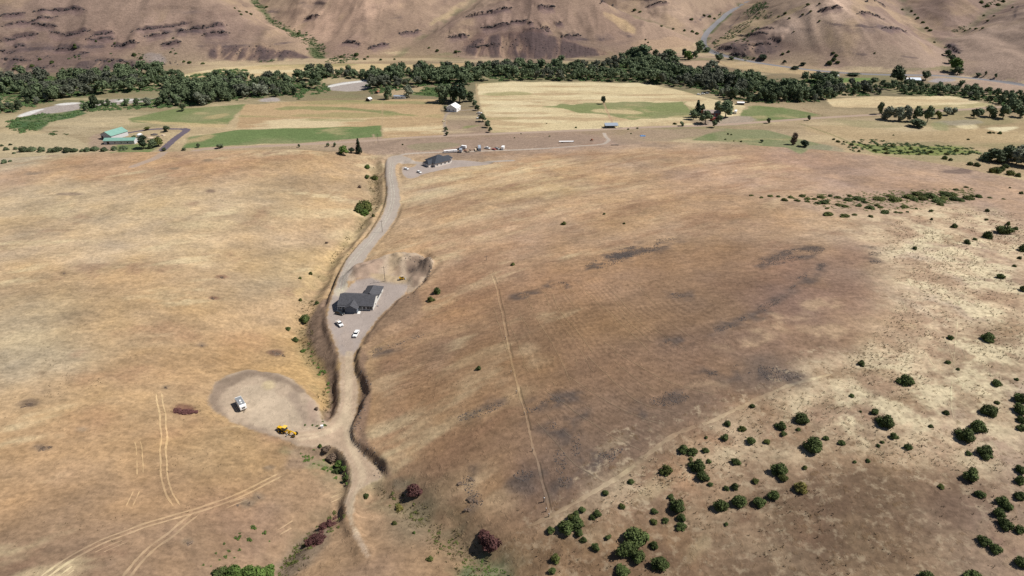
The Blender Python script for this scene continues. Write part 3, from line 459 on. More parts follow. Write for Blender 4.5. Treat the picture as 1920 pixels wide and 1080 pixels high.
# far hills: pale grass on the crests and gold fans, dark rock and talus, green in the draws
Xf = GX[fj:]; Yf = GY[fj:]; fs = (slice(fj, None), slice(None)); af = sstep(3, 20, zf) * (Yf < 1900)
mixin(fs, af * sstep(0.15, 0.5, fbm(Xf, Yf * 0.6, 70, 5, 501, 0.6)) * 0.5, 'b69a78')
mixin(fs, af * sstep(0.1, 0.5, fbm(Xf, zf * 3, 50, 5, 511, 0.6)) * 0.5, '806860')
for W_ in LW:
    s = crop(W_, 14); d, sd, t = dist_side(GX[s], GY[s], W_); e = sstep(0, .15, t) * sstep(0, .15, 1 - t); nz_ = fbm(GX[s], GY[s], 9, 3, 525) * 3
    mixin(s, (1 - sstep(1.0, 4.5, np.abs(d * sd + 1.2) + nz_)) * e * .9, '4f4346'); mixin(s, (1 - sstep(2, 9, np.abs(d * sd + 6) + nz_)) * e * .5, '80676a')
rk = np.abs(np.gradient(st, YS[fj:], axis=0)); mixin(fs, np.clip(rk * 4.5, 0, 1) * sstep(-0.3, 0.3, fbm(Xf, Yf, 22, 4, 521)) * 0.85, '61545a')
for pts, h, a in [([(0,92),(60,95),(200,108),(290,118),(300,128),(150,134),(0,140)], '75615c', .8),([(400,92),(470,85),(560,100),(590,108),(480,115),(390,112)], '6f5a58', .9),([(870,60),(1000,55),(1100,85),(1150,104),(1000,112),(870,106)], '7a605a', .75),([(1330,92),(1380,70),(1450,65),(1470,95),(1400,105)], '786460', .7),([(150,112),(260,115),(300,124),(160,134)], '74625e', .8),([(270,98),(310,104),(308,118),(272,116)], '8f8688', .7),
 ([(1125,22),(1160,30),(1200,66),(1175,60)], 'c4a67c', .8),([(1540,2),(1690,15),(1780,88),(1770,92),(1680,30)], 'b59a7c', .7),([(800,48),(870,0),(885,0),(812,50)], 'b8a07c', .8),([(1330,80),(1420,42),(1540,0),(1570,0),(1440,45),(1345,88)], 'b39c78', .8),([(1180,80),(1240,72),(1310,82),(1300,96),(1200,95)], 'b7987a', .6),([(1360,60),(1400,35),(1440,15),(1440,40),(1380,68)], 'b7a078', .6),([(1640,50),(1680,52),(1700,58),(1660,60)], '78676a', .8),([(1770,82),(1790,80),(1802,98),(1790,100)], '6f6066', .8),([(1345,112),(1430,120),(1560,135),(1560,142),(1420,136),(1350,124)], 'bfa57a', .8)]:
    poly(pts, h, 4, 8, a, 1, (20, 0.6, 0.3), 24, 530)
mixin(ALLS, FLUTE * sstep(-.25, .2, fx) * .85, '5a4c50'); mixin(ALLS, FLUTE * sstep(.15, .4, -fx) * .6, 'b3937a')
for ci, (a0, a1) in enumerate([(0.0, 0.62), (0.05, 0.4), (0.0, 1), (0.0, 0.5), (0.0, 0.8), (0.0, 1)]):
    q, zz = CHW[ci]; s = crop(q[:-1], 40); d = dist_line(GX[s], GY[s], smooth_line(q[:-1])) + fbm(GX[s], GY[s], 20, 3, 540) * 6
    mixin(s, (1 - sstep(3, 12, d)) * (0.9 if ci in (0, 2) else 0.4) * sstep(-0.4, 0.3, fbm(GX[s], GY[s], 35, 3, 545 + ci)), '56693f')
# roads: signed distances in metres to the edge, read by the ground material
RD = np.full(GX.shape, 30.0, np.float32); DT = RD.copy(); AS = RD.copy()
def ribbon(A, pts, half, it=2):
    w = smooth_line(U(pts), it); s = crop(w, half + 12); A[s] = np.minimum(A[s], dist_line(GX[s], GY[s], w) - half); return w
RD = np.minimum(np.minimum(SD['road_up'], SD['pad_house']), SD['pad_far']).astype(np.float32)
LANE = ribbon(RD, [(738,296),(760,288),(800,286),(850,285),(960,281),(1060,275.5),(1120,272),(1140,268),(1142,261),(1133,250)], 2.0)
ribbon(RD, [(800,312),(900,305),(960,301)], 3.0); ribbon(RD, [(750,303),(775,303),(800,309)], 3.5)
DT = np.minimum(np.minimum(SD['road_dirt'], SD['pad_trailer']), SD['pit']).astype(np.float32)
VROAD = ribbon(AS, [(250,312),(310,290),(345,281),(450,276),(560,271),(680,265),(760,258),(900,252),(1000,248),(1100,244),(1220,238),(1340,235),(1440,228),(1520,222),(1620,216),(1680,213),(1800,206),(1870,201),(1950,196)], 3.4)
HWY = [(1440,-12),(1405,0),(1370,20),(1345,42),(1324,63),(1317,80),(1326,95),(1350,104),(1420,118),(1530,133),(1640,140.5),(1760,141),(1830,147),(1920,160),(2050,182)]
HW = np.full(GX.shape, 30.0, np.float32); hw_w = ribbon(HW, HWY, 5.0)
DRV = np.full(GX.shape, 30.0, np.float32); ribbon(DRV, [(345,242),(352,244),(330,258),(305,281)], 3.8); ribbon(DRV, [(240,249),(290,241),(345,242)], 2.5)
for L, h, wd in [([(836,256),(832,222),(838,213),(850,208),(895,205)], 'a3958a', 1.6),([(1131,192),(1140,212),(1150,234)], 'b99576', 1.0),([(1278,188),(1290,200),(1302,212)], 'b99f7c', .8),([(705,268),(700,252)], 'b0977c', 1.0),([(893,157),(896,200),(920,248)], 'b7a078', 1.2),([(826,186),(832,222)], 'b59c74', .8),([(717,190),(717,262)], 'b59c74', .7),([(1350,118),(1372,130),(1380,138)], '94765f', .8),([(1500,232),(1560,252),(1600,270)], '8a8458', 1.2),([(1505,203),(1545,218)], '8a6f58', .8),([(1650,203),(1720,206),(1800,206)], 'a28c7c', 2.0)]:
    line(L, h, wd, 0.8, 0.85, 0.4)

# bare earth and gravel tones
EARTH[:] = hexa('bfa991')
mixin(ALLS, sstep(1.5, -1.5, np.minimum(SD['pad_house'], SD['pad_far'])), 'afa29d', A=EARTH)
mixin(ALLS, sstep(1.5, -1.5, np.minimum(SD['road_up'], RD)) * (SD['pad_house'] > 0) * (SD['pad_far'] > 0), 'b8aca2', A=EARTH)
mixin(ALLS, sstep(0.5, -1.5, SD['road_dirt']) * sstep(-2, 2, SD['pad_house']), 'bca288', A=EARTH)
for pts, h, a in [([(385,746),(400,720),(430,702),(470,693),(510,697),(545,712),(575,735),(560,735),(520,715),(470,706),(430,722),(405,752),(430,780),(420,786),(395,766)], '94806f', .9), ([(440,735),(480,715),(520,730),(560,765),(570,800),(520,808),(470,790),(440,770)], 'c6b39a', .7), ([(485,720),(505,712),(518,724),(500,733)], 'd0bc92', .9), ([(540,730),(565,750),(580,785),(570,800),(556,770),(538,745)], '988577', .6), ([(570,735),(597,765),(600,790),(575,795),(580,765)], 'b59a88', .8), ([(430,792),(500,806),(560,828),(540,834),(490,818)], 'a08b7a', .6),
 ([(655,500),(700,486),(722,480),(720,505),(690,522),(660,528)], 'a98d7b', .8), ([(725,482),(745,470),(760,480),(745,510),(725,520)], 'bfa684', .8), ([(755,488),(790,478),(812,492),(800,515),(778,542),(766,520)], '8f7868', .85), ([(760,500),(775,496),(780,506),(766,512)], '75635a', .7), ([(735,500),(752,492),(756,512),(740,520)], '9a7f68', .7), ([(700,512),(740,518),(768,520),(764,532),(722,530),(700,521)], 'c2a984', .8),
 ([(620,545),(640,545),(650,520),(660,528),(650,545),(634,560)], 'd0c6ac', .7), ([(640,600),(668,640),(664,668),(640,668)], 'b3a298', .6), ([(612,575),(616,600),(634,655),(626,640),(610,600)], 'b89f8b', .7)]:
    poly(pts, h, 1.5, 2.5, a, 1, None, 7, 600, A=EARTH)
for off in (-3, 4):
    line([(655 + off, 660),(652 + off, 700),(655 + off, 740),(645 + off, 780),(628 + off, 805),(600, 815 + off),(560, 820 + off)], 'cdb899', .8, .6, .7, .4, A=EARTH); line([(652 + off, 760),(650 + off, 815),(668 + off, 860),(682 + off, 890),(668 + off, 930),(656 + off, 960),(672 + off, 1000)], 'cdb899', .8, .6, .7, .4, A=EARTH)
EARTH *= (1 + 0.10 * fbm(GX, GY, 9, 4, 610) + 0.07 * fbm(GX, GY, 3, 2, 614))[..., None].astype(np.float32)

# ------------------------------------------------------------------ materials
def mat(name, col=(0.5, 0.5, 0.5), rough=0.8, metal=0.0, spec=0.3, noise=0.0, nscale=4.0, vary=0.0):
    m = bpy.data.materials.new(name); m.use_nodes = True; nt = m.node_tree; b = nt.nodes['Principled BSDF']
    b.inputs['Base Color'].default_value = (*col, 1); b.inputs['Roughness'].default_value = rough; b.inputs['Metallic'].default_value = metal; b.inputs['Specular IOR Level'].default_value = spec
    src = None
    if noise:
        tc = nt.nodes.new('ShaderNodeTexCoord'); nz = nt.nodes.new('ShaderNodeTexNoise'); nz.inputs['Scale'].default_value = nscale; nz.inputs['Detail'].default_value = 4
        nt.links.new(tc.outputs['Object'], nz.inputs['Vector'])
        mr = nt.nodes.new('ShaderNodeMapRange'); mr.inputs[1].default_value = 0.3; mr.inputs[2].default_value = 0.7; mr.inputs[3].default_value = 1 - noise; mr.inputs[4].default_value = 1 + noise
        nt.links.new(nz.outputs[0], mr.inputs[0]); src = mr.outputs[0]
    if vary:
        oi = nt.nodes.new('ShaderNodeObjectInfo'); mv = nt.nodes.new('ShaderNodeMapRange'); mv.inputs[3].default_value = 1 - vary; mv.inputs[4].default_value = 1 + vary
        nt.links.new(oi.outputs['Random'], mv.inputs[0])
        if src is None: src = mv.outputs[0]
        else:
            mm = nt.nodes.new('ShaderNodeMath'); mm.operation = 'MULTIPLY'; nt.links.new(src, mm.inputs[0]); nt.links.new(mv.outputs[0], mm.inputs[1]); src = mm.outputs[0]
    if src is not None:
        vm = nt.nodes.new('ShaderNodeVectorMath'); vm.operation = 'SCALE'; vm.inputs[0].default_value = col; nt.links.new(src, vm.inputs['Scale']); nt.links.new(vm.outputs[0], b.inputs['Base Color'])
    return m
def ground_material():
    m = bpy.data.materials.new('ground'); m.use_nodes = True; nt = m.node_tree; N = nt.nodes; L = nt.links; b = N['Principled BSDF']
    b.inputs['Roughness'].default_value = 1; b.inputs['Specular IOR Level'].default_value = 0.05
    geo = N.new('ShaderNodeNewGeometry'); pos = geo.outputs['Position']
    def attr(n):
        a = N.new('ShaderNodeAttribute'); a.attribute_name = n; return a
    def noise(sc, det=3, ro=0.6, stretch=None):
        n = N.new('ShaderNodeTexNoise'); n.inputs['Scale'].default_value = sc; n.inputs['Detail'].default_value = det; n.inputs['Roughness'].default_value = ro
        if stretch:
            mp = N.new('ShaderNodeMapping'); mp.inputs['Scale'].default_value = stretch; mp.inputs['Rotation'].default_value = (0, 0, 0.5); L.new(pos, mp.inputs[0]); L.new(mp.outputs[0], n.inputs['Vector'])
        else: L.new(pos, n.inputs['Vector'])
        return n.outputs[0]
    def mr(v, a, c, d, e, smooth=False):
        n = N.new('ShaderNodeMapRange'); n.inputs[1].default_value = a; n.inputs[2].default_value = c; n.inputs[3].default_value = d; n.inputs[4].default_value = e
        if smooth: n.interpolation_type = 'SMOOTHSTEP'
        L.new(v, n.inputs[0]); return n.outputs[0]
    def math_(op, a, c):
        n = N.new('ShaderNodeMath'); n.operation = op
        for i, v in enumerate((a, c)):
            if isinstance(v, (int, float)): n.inputs[i].default_value = v
            else: L.new(v, n.inputs[i])
        return n.outputs[0]
    def mixc(f, a, c):
        n = N.new('ShaderNodeMix'); n.data_type = 'RGBA'; L.new(f, n.inputs[0]) if not isinstance(f, (int, float)) else None
        for i, v in ((6, a), (7, c)):
            if isinstance(v, tuple): n.inputs[i].default_value = (*v, 1)
            else: L.new(v, n.inputs[i])
        return n.outputs[2]
    def scale(c, f):
        n = N.new('ShaderNodeVectorMath'); n.operation = 'SCALE'
        if isinstance(c, tuple): n.inputs[0].default_value = c
        else: L.new(c, n.inputs[0])
        L.new(f, n.inputs['Scale']); return n.outputs[0]
    col = attr('cover').outputs['Color']; tuft = attr('tuft').outputs['Fac']
    fine = noise(0.55, 4, 0.7); mid = noise(0.16, 3, 0.6, (1, 2.2, 1)); big = noise(0.03, 3)
    k = math_('MULTIPLY', mr(fine, 0.25, 0.75, 0.66, 1.34), mr(mid, 0.25, 0.75, 0.82, 1.18)); k = math_('MULTIPLY', k, mr(big, 0.3, 0.7, 0.95, 1.05))
    c = scale(col, k)
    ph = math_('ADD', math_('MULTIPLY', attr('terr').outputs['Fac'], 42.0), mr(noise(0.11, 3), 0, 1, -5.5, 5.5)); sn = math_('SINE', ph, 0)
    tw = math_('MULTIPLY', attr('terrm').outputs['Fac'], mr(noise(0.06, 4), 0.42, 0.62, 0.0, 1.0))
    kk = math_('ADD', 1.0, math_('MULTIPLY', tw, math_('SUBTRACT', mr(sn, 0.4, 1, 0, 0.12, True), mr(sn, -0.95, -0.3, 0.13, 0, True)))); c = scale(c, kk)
    spk = mr(noise(0.42, 3, 0.65), 0.56, 0.68, 0, 1); pale = mr(noise(0.30, 4, 0.7), 0.52, 0.66, 0, 1)
    tf = math_('MULTIPLY', tuft, spk); tp = math_('MULTIPLY', math_('MULTIPLY', tuft, pale), 0.5)
    c = mixc(tp, c, tuple(lin('d6c4a6') * ALB)); c = mixc(math_('MULTIPLY', tf, 0.62), c, tuple(lin('6b553c') * ALB))
    edge = mr(noise(0.35, 3), 0.2, 0.8, -0.9, 0.9)
    def pave(c, name, colr, e0, vv):
        d = math_('ADD', attr(name).outputs['Fac'], edge); f = mr(d, e0, -e0, 0, 1, True); return mixc(f, c, scale(colr, vv))
    gv = math_('MULTIPLY', mr(noise(0.9, 4, 0.7), 0.3, 0.7, 0.93, 1.07), mr(noise(0.05, 3), 0.3, 0.7, 0.93, 1.05)); dv = math_('MULTIPLY', mr(noise(0.5, 4, 0.7), 0.3, 0.7, 0.86, 1.14), mr(noise(0.08, 4), 0.3, 0.7, 0.86, 1.12))
    earth = attr('earth').outputs['Color']
    c = pave(c, 'dirt', earth, 0.9, dv)
    c = pave(c, 'gravel', earth, 0.7, gv)
    c = pave(c, 'lane', tuple(lin('b29d8c') * ALB), 1.0, gv)
    c = pave(c, 'highway', tuple(lin('8b898c') * ALB), 0.6, gv)
    c = pave(c, 'drive', tuple(lin('6f6670') * ALB), 0.6, gv)
    L.new(c, b.inputs['Base Color'])
    bp = N.new('ShaderNodeBump'); bp.inputs['Strength'].default_value = 0.35; bp.inputs['Distance'].default_value = 0.35; L.new(math_('ADD', fine, spk), bp.inputs['Height']); L.new(bp.outputs[0], b.inputs['Normal'])
    return m
GROUND = ground_material()
def cover_material():                              # worn tracks: the colour of the ground they run over, paler or darker
    m = bpy.data.materials.new('worn_ground'); m.use_nodes = True; nt = m.node_tree; b = nt.nodes['Principled BSDF']; b.inputs['Roughness'].default_value = 1; b.inputs['Specular IOR Level'].default_value = .05
    a = nt.nodes.new('ShaderNodeAttribute'); a.attribute_name = 'cover'; g = nt.nodes.new('ShaderNodeNewGeometry'); n = nt.nodes.new('ShaderNodeTexNoise'); n.inputs['Scale'].default_value = .5; n.inputs['Detail'].default_value = 4; nt.links.new(g.outputs['Position'], n.inputs['Vector'])
    r = nt.nodes.new('ShaderNodeMapRange'); r.inputs[1].default_value = .25; r.inputs[2].default_value = .75; r.inputs[3].default_value = .8; r.inputs[4].default_value = 1.2; nt.links.new(n.outputs[0], r.inputs[0])
    s = nt.nodes.new('ShaderNodeVectorMath'); s.operation = 'SCALE'; nt.links.new(a.outputs['Color'], s.inputs[0]); nt.links.new(r.outputs[0], s.inputs['Scale']); nt.links.new(s.outputs[0], b.inputs['Base Color']); return m
WORN = cover_material()

# ------------------------------------------------------------------ the land as objects, cut from one sheet along the edges of its covers
def ground_objects():
    ctr = lambda A: (A[:-1, :-1] + A[1:, :-1] + A[:-1, 1:] + A[1:, 1:]) / 4
    lab = np.full((NY - 1, NX - 1), 0); names = ['hillside']
    def put(m, n):
        if n not in names: names.append(n)
        lab[m] = names.index(n)
    put(ctr(over) > 45, 'valley_floor'); zc_ = ctr(Z); put((ctr(GY) > ctr(np.interp(GX, ex, ey)) + 6), 'far_hills')
    for kind, lst in FIELD.items():
        M = np.zeros(GX.shape)
        for s, m in lst: M[s] = np.maximum(M[s], m)
        put(ctr(M) > 0.5, {'hay': 'hay_field', 'green': 'green_field'}[kind])
    M = np.full(GX.shape, 30.0)
    for b in BARS:
        w = smooth_line(U(b), 1, True); s = crop(w, 4); M[s] = np.minimum(M[s], dist_poly(GX[s], GY[s], w))
    put(ctr(M) < 0, 'river_bar')
    M = np.full(GX.shape, 30.0)
    for b in WATER:
        w = smooth_line(U(b), 1, True); s = crop(w, 4); M[s] = np.minimum(M[s], dist_poly(GX[s], GY[s], w))
    put(ctr(M) < 0.3, 'river')
    put(ctr(SD['pit']) < 0, 'earthworks'); put(ctr(SD['pad_trailer']) < 0, 'dirt_pad'); put(ctr(SD['road_dirt']) < 0, 'dirt_road')
    put(ctr(AS) < 0, 'valley_road'); put(ctr(RD) < 0, 'gravel_road'); put(ctr(np.minimum(SD['pad_house'], SD['pad_far'])) < 0, 'gravel_yard')
    put(ctr(HW) < 0, 'highway'); put(ctr(DRV) < 0, 'paved_driveway')
    idx = np.arange(NX * NY).reshape(NY, NX); quads = np.stack([idx[:-1, :-1], idx[:-1, 1:], idx[1:, 1:], idx[1:, :-1]], -1)
    V = np.stack([GX, GY, Z], -1).reshape(-1, 3).astype(np.float32)
    A = {'tuft': TUFT, 'terr': TERR, 'terrm': TERM, 'dirt': DT, 'gravel': RD, 'lane': AS, 'highway': HW, 'drive': DRV}; A = {k: np.clip(v, -5, 30).astype(np.float32).ravel() for k, v in A.items()}
    C4 = np.concatenate([COL, np.ones(GX.shape + (1,))], -1).reshape(-1, 4).astype(np.float32)
    E4 = np.concatenate([EARTH, np.ones(GX.shape + (1,))], -1).reshape(-1, 4).astype(np.float32)
    for k, n in enumerate(names):
        q = quads[lab == k]
        if not len(q): continue
        u, inv = np.unique(q, return_inverse=True); inv = inv.reshape(-1, 4)
        me = bpy.data.meshes.new(n); me.vertices.add(len(u)); me.vertices.foreach_set('co', V[u].ravel()); me.loops.add(inv.size); me.loops.foreach_set('vertex_index', inv.ravel().astype(np.int32))
        me.polygons.add(len(q)); me.polygons.foreach_set('loop_start', np.arange(0, inv.size, 4, dtype=np.int32)); me.polygons.foreach_set('use_smooth', np.ones(len(q), bool))
        me.update(calc_edges=True)
        a = me.attributes.new('cover', 'FLOAT_COLOR', 'POINT'); a.data.foreach_set('color', C4[u].ravel())
        a = me.attributes.new('earth', 'FLOAT_COLOR', 'POINT'); a.data.foreach_set('color', E4[u].ravel())
        for kk, vv in A.items():
            a = me.attributes.new(kk, 'FLOAT', 'POINT'); a.data.foreach_set('value', vv[u])
        me.materials.append(GROUND); ob = bpy.data.objects.new(n, me); scene.collection.objects.link(ob); ob['kind'] = 'structure'
ground_objects()

# ------------------------------------------------------------------ things: helpers
COLL = scene.collection
def tag(o, label=None, cat=None, group=None, kind=None):
    for k, v in (('label', label), ('category', cat), ('group', group), ('kind', kind)):
        if v: o[k] = v
    return o
def G(px, py):                                     # ground point seen at a photograph point
    w = U([(px, py)])[0]; return w[0], w[1], float(F.z(w[0], w[1]))
def empty(name, loc, rz=0.0, sc=1.0):
    o = bpy.data.objects.new(name, None); o.empty_display_size = 0.5; COLL.objects.link(o); o.location = loc; o.rotation_euler = (0, 0, rz)
    o.scale = (sc, sc, sc) if isinstance(sc, (int, float)) else sc
    return o
def link(name, me, parent=None, m=None):
    o = bpy.data.objects.new(name, me); COLL.objects.link(o)
    if parent is not None: o.parent = parent
    return o
def mesh_np(name, V, T, m, smooth=False, mi=None):
    V = np.asarray(V, np.float32); T = np.asarray(T, np.int32); k = T.shape[1]
    me = bpy.data.meshes.new(name); me.vertices.add(len(V)); me.vertices.foreach_set('co', V.ravel()); me.loops.add(T.size); me.loops.foreach_set('vertex_index', T.ravel())
    me.polygons.add(len(T)); me.polygons.foreach_set('loop_start', np.arange(0, T.size, k, dtype=np.int32)); me.polygons.foreach_set('use_smooth', np.full(len(T), smooth)); me.update(calc_edges=True)
    me.materials.append(m); return me
class MB:                                          # collects solid shapes into ONE mesh
    def __init__(s): s.v = []; s.f = []
    def add(s, v, f):
        n = len(s.v); s.v += [tuple(p) for p in v]; s.f += [tuple(i + n for i in q) for q in f]; return s
    def box(s, x0, x1, y0, y1, z0, z1, tx=0.0, ty=0.0):
        return s.add([(x0, y0, z0), (x1, y0, z0), (x1, y1, z0), (x0, y1, z0), (x0 + tx, y0 + ty, z1), (x1 - tx, y0 + ty, z1), (x1 - tx, y1 - ty, z1), (x0 + tx, y1 - ty, z1)],
                     [(3, 2, 1, 0), (4, 5, 6, 7), (0, 1, 5, 4), (1, 2, 6, 5), (2, 3, 7, 6), (3, 0, 4, 7)])
    def prism(s, prof, y0, y1, inset=0.0):         # profile in x,z pushed along y
        n = len(prof); cx_ = sum(p[0] for p in prof) / n; cz_ = sum(p[1] for p in prof) / n
        v = [(x, y0, z) for x, z in prof] + [(x, y1, z) for x, z in prof]
        return s.add(v, [tuple(range(n)), tuple(range(2 * n - 1, n - 1, -1))] + [(i, i + n, (i + 1) % n + n, (i + 1) % n) for i in range(n)])
    def tube(s, a, b, r0, r1=None, n=8):
        r1 = r0 if r1 is None else r1; a = np.array(a, float); b = np.array(b, float); d = b - a; d /= np.linalg.norm(d) + 1e-9
        u = np.cross(d, (0, 0, 1) if abs(d[2]) < 0.9 else (1, 0, 0)); u /= np.linalg.norm(u); w = np.cross(d, u)
        v = [a + r0 * (u * math.cos(t) + w * math.sin(t)) for t in np.linspace(0, 2 * math.pi, n, endpoint=False)] + [b + r1 * (u * math.cos(t) + w * math.sin(t)) for t in np.linspace(0, 2 * math.pi, n, endpoint=False)]
        return s.add(v, [tuple(range(n - 1, -1, -1)), tuple(range(n, 2 * n))] + [(i, (i + 1) % n, (i + 1) % n + n, i + n) for i in range(n)])
    def quad(s, *p): return s.add(p, [tuple(range(len(p)))])
    def build(s, name, m, parent=None, bevel=0.0, smooth=False):
        me = bpy.data.meshes.new(name); me.from_pydata(s.v, [], s.f); me.materials.append(m)
        if bevel or True:
            import bmesh
            bm = bmesh.new(); bm.from_mesh(me); bmesh.ops.recalc_face_normals(bm, faces=bm.faces)
            if bevel: bmesh.ops.bevel(bm, geom=list(bm.edges), offset=bevel, segments=2, affect='EDGES', profile=0.5, clamp_overlap=True)
            bm.to_mesh(me); bm.free()
        if smooth: me.polygons.foreach_set('use_smooth', np.ones(len(me.polygons), bool))
        return link(name, me, parent)
M = {}
def mk(k, *a, **kw): M[k] = mat(k, *a, **kw)
mk('shingle', (.060, .060, .068), .9, noise=.22, nscale=1.2); mk('shingle_blue', (.040, .046, .058), .9, noise=.2, nscale=1.2)
mk('siding', (.50, .49, .46), .75, noise=.05, nscale=2); mk('siding_tan', (.40, .35, .31), .8, noise=.06); mk('siding_blue', (.12, .14, .17), .8, noise=.08); mk('trim', (.72, .72, .70), .5)
mk('glass', (.015, .02, .026), .08, spec=.6); mk('concrete', (.62, .60, .57), .85, noise=.1, nscale=1); mk('white_paint', (.78, .78, .77), .32, spec=.5); mk('white_roof', (.72, .71, .71), .55, noise=.06, nscale=.6)
mk('black', (.012, .012, .013), .6); mk('rubber', (.018, .018, .018), .85); mk('steel', (.42, .43, .44), .4, .5); mk('grey_paint', (.20, .21, .22), .35, spec=.5); mk('dark_paint', (.018, .021, .024), .25, spec=.6)
mk('yellow', (.62, .36, .012), .45, noise=.12, nscale=1.5); mk('yellow_pale', (.66, .44, .08), .45); mk('green_roof', (.17, .31, .26), .5, noise=.08, nscale=.4); mk('metal_roof', (.33, .37, .43), .45, .3, noise=.08); mk('grey_wall', (.48, .48, .49), .7, noise=.06)
mk('red', (.30, .045, .035), .6, noise=.12); mk('rust', (.24, .09, .05), .85, noise=.25); mk('brown_roof', (.30, .24, .21), .85, noise=.15); mk('red_wall', (.33, .09, .075), .8, noise=.15); mk('wood', (.26, .19, .13), .85, noise=.2, nscale=3); mk('old_wood', (.16, .13, .11), .9, noise=.25, nscale=4)
mk('blue_tarp', (.10, .22, .42), .5); mk('tan', (.42, .33, .24), .7); mk('bark', (.13, .105, .085), .95, noise=.25, nscale=4); mk('dead_wood', (.23, .21, .20), .95)
mk('basalt', (.060, .052, .052), .95, spec=.15, noise=.3, nscale=.5, vary=.15); mk('stone', (.085, .074, .070), .95, spec=.15, noise=.25, nscale=1.5)
def leafmat(k, c, vary=.22, trans=.0, noise=.35, nscale=1.3):
    m = mat(k, c, .75, spec=.12, noise=noise, nscale=nscale, vary=vary); M[k] = m
leafmat('leaf_river', (.082, .106, .056), .4); leafmat('leaf_grey', (.135, .148, .105), .4); leafmat('leaf_juniper', (.070, .092, .030), .3); leafmat('leaf_olive', (.090, .102, .030)); leafmat('leaf_bright', (.085, .130, .032)); leafmat('leaf_conifer', (.028, .042, .024)); leafmat('leaf_thicket', (.070, .112, .042), nscale=.25); leafmat('leaf_red', (.105, .048, .044)); leafmat('leaf_yellow', (.17, .15, .045)); leafmat('leaf_dead', (.16, .115, .085))

# ------------------------------------------------------------------ plants
ICO_V = None
def ico():
    t = (1 + 5 ** .5) / 2; v = np.array([(-1, t, 0), (1, t, 0), (-1, -t, 0), (1, -t, 0), (0, -1, t), (0, 1, t), (0, -1, -t), (0, 1, -t), (t, 0, -1), (t, 0, 1), (-t, 0, -1), (-t, 0, 1)], float); v /= np.linalg.norm(v[0])
    f = np.array([(0, 11, 5), (0, 5, 1), (0, 1, 7), (0, 7, 10), (0, 10, 11), (1, 5, 9), (5, 11, 4), (11, 10, 2), (10, 7, 6), (7, 1, 8), (3, 9, 4), (3, 4, 2), (3, 2, 6), (3, 6, 8), (3, 8, 9), (4, 9, 5), (2, 4, 11), (6, 2, 10), (8, 6, 7), (9, 8, 1)]); return v, f
IV, IF = ico()
def ico2():
    v = list(map(tuple, IV)); f = []; cache = {}
    def mid(a, b):
        k = (min(a, b), max(a, b))
        if k not in cache:
            p = np.array(v[a]) + np.array(v[b]); p /= np.linalg.norm(p); v.append(tuple(p)); cache[k] = len(v) - 1
        return cache[k]
    for a, b, c in IF:
        x, y, z = mid(a, b), mid(b, c), mid(c, a); f += [(a, x, z), (b, y, x), (c, z, y), (x, y, z)]
    return np.array(v), np.array(f)
IV2, IF2 = ico2()
def lobes_mesh(lobes, leaves, leaf, seed, core=0.78, jag=0.25, fine=True):
    """crown: rough cores of every lobe inside a cloud of small leaf sprays"""
    r = np.random.default_rng(seed); Vs = []; Ts = []; n = 0
    bv, bf = (IV2, IF2) if fine else (IV, IF)
    for (c, rad) in lobes:
        v = bv * (1 + r.uniform(-jag, jag, (len(bv), 1))) * np.array(rad) * core + np.array(c); v[:, 2] = np.maximum(v[:, 2], 0.02)
        Vs.append(v); Ts.append(bf + n); n += len(v)
    w = np.array([l[1][0] * l[1][2] for l in lobes]); w = w / w.sum(); k = r.choice(len(lobes), leaves, p=w)
    d = r.normal(size=(leaves, 3)); d[:, 2] = np.where(d[:, 2] < -0.5, -d[:, 2], d[:, 2]); d /= np.linalg.norm(d, axis=1, keepdims=True)
    C_ = np.array([l[0] for l in lobes])[k]; R_ = np.array([l[1] for l in lobes])[k]
    p = C_ + d * R_ * r.uniform(0.78, 1.12, (leaves, 1)); nrm = d + r.normal(scale=.55, size=d.shape); nrm /= np.linalg.norm(nrm, axis=1, keepdims=True)
    a = np.cross(nrm, r.normal(size=d.shape)); a /= np.linalg.norm(a, axis=1, keepdims=True); b = np.cross(nrm, a); s = leaf * r.uniform(.6, 1.4, (leaves, 1))
    q = np.stack([p - a * s, p - b * s * .7 + nrm * s * .25, p + a * s, p + b * s * .7 - nrm * s * .15], 1).reshape(-1, 3); q[:, 2] = np.maximum(q[:, 2], 0.0)
    i = np.arange(leaves)[:, None] * 4 + n; T = np.concatenate([i + np.array([[0, 1, 2]]), i + np.array([[0, 2, 3]])])
    return np.concatenate(Vs + [q]), np.concatenate(Ts + [T])
def trunk_mb(h, r, seed, limbs=4, spread=.25):
    q = random.Random(seed); mb = MB(); mb.tube((0, 0, -.4), (0, 0, h * .55), r, r * .7, 7); mb.tube((0, 0, h * .54), (q.uniform(-.3, .3), q.uniform(-.3, .3), h * .95), r * .7, r * .25, 6)
    for i in range(limbs):
        t = i * 6.283 / limbs + q.uniform(-.5, .5); z = h * q.uniform(.35, .6); mb.tube((0, 0, z), (math.cos(t) * h * spread, math.sin(t) * h * spread, z + h * q.uniform(.2, .32)), r * .45, r * .15, 5)
    return mb
def meshof(mb, name, m):
    me = bpy.data.meshes.new(name); me.from_pydata(mb.v, [], mb.f); me.materials.append(m); return me
def variants(fn, n, leafm, trunk=None):
    out = []
    for i in range(n):
        (V, T) = fn(i); out.append((V, T))
    return out
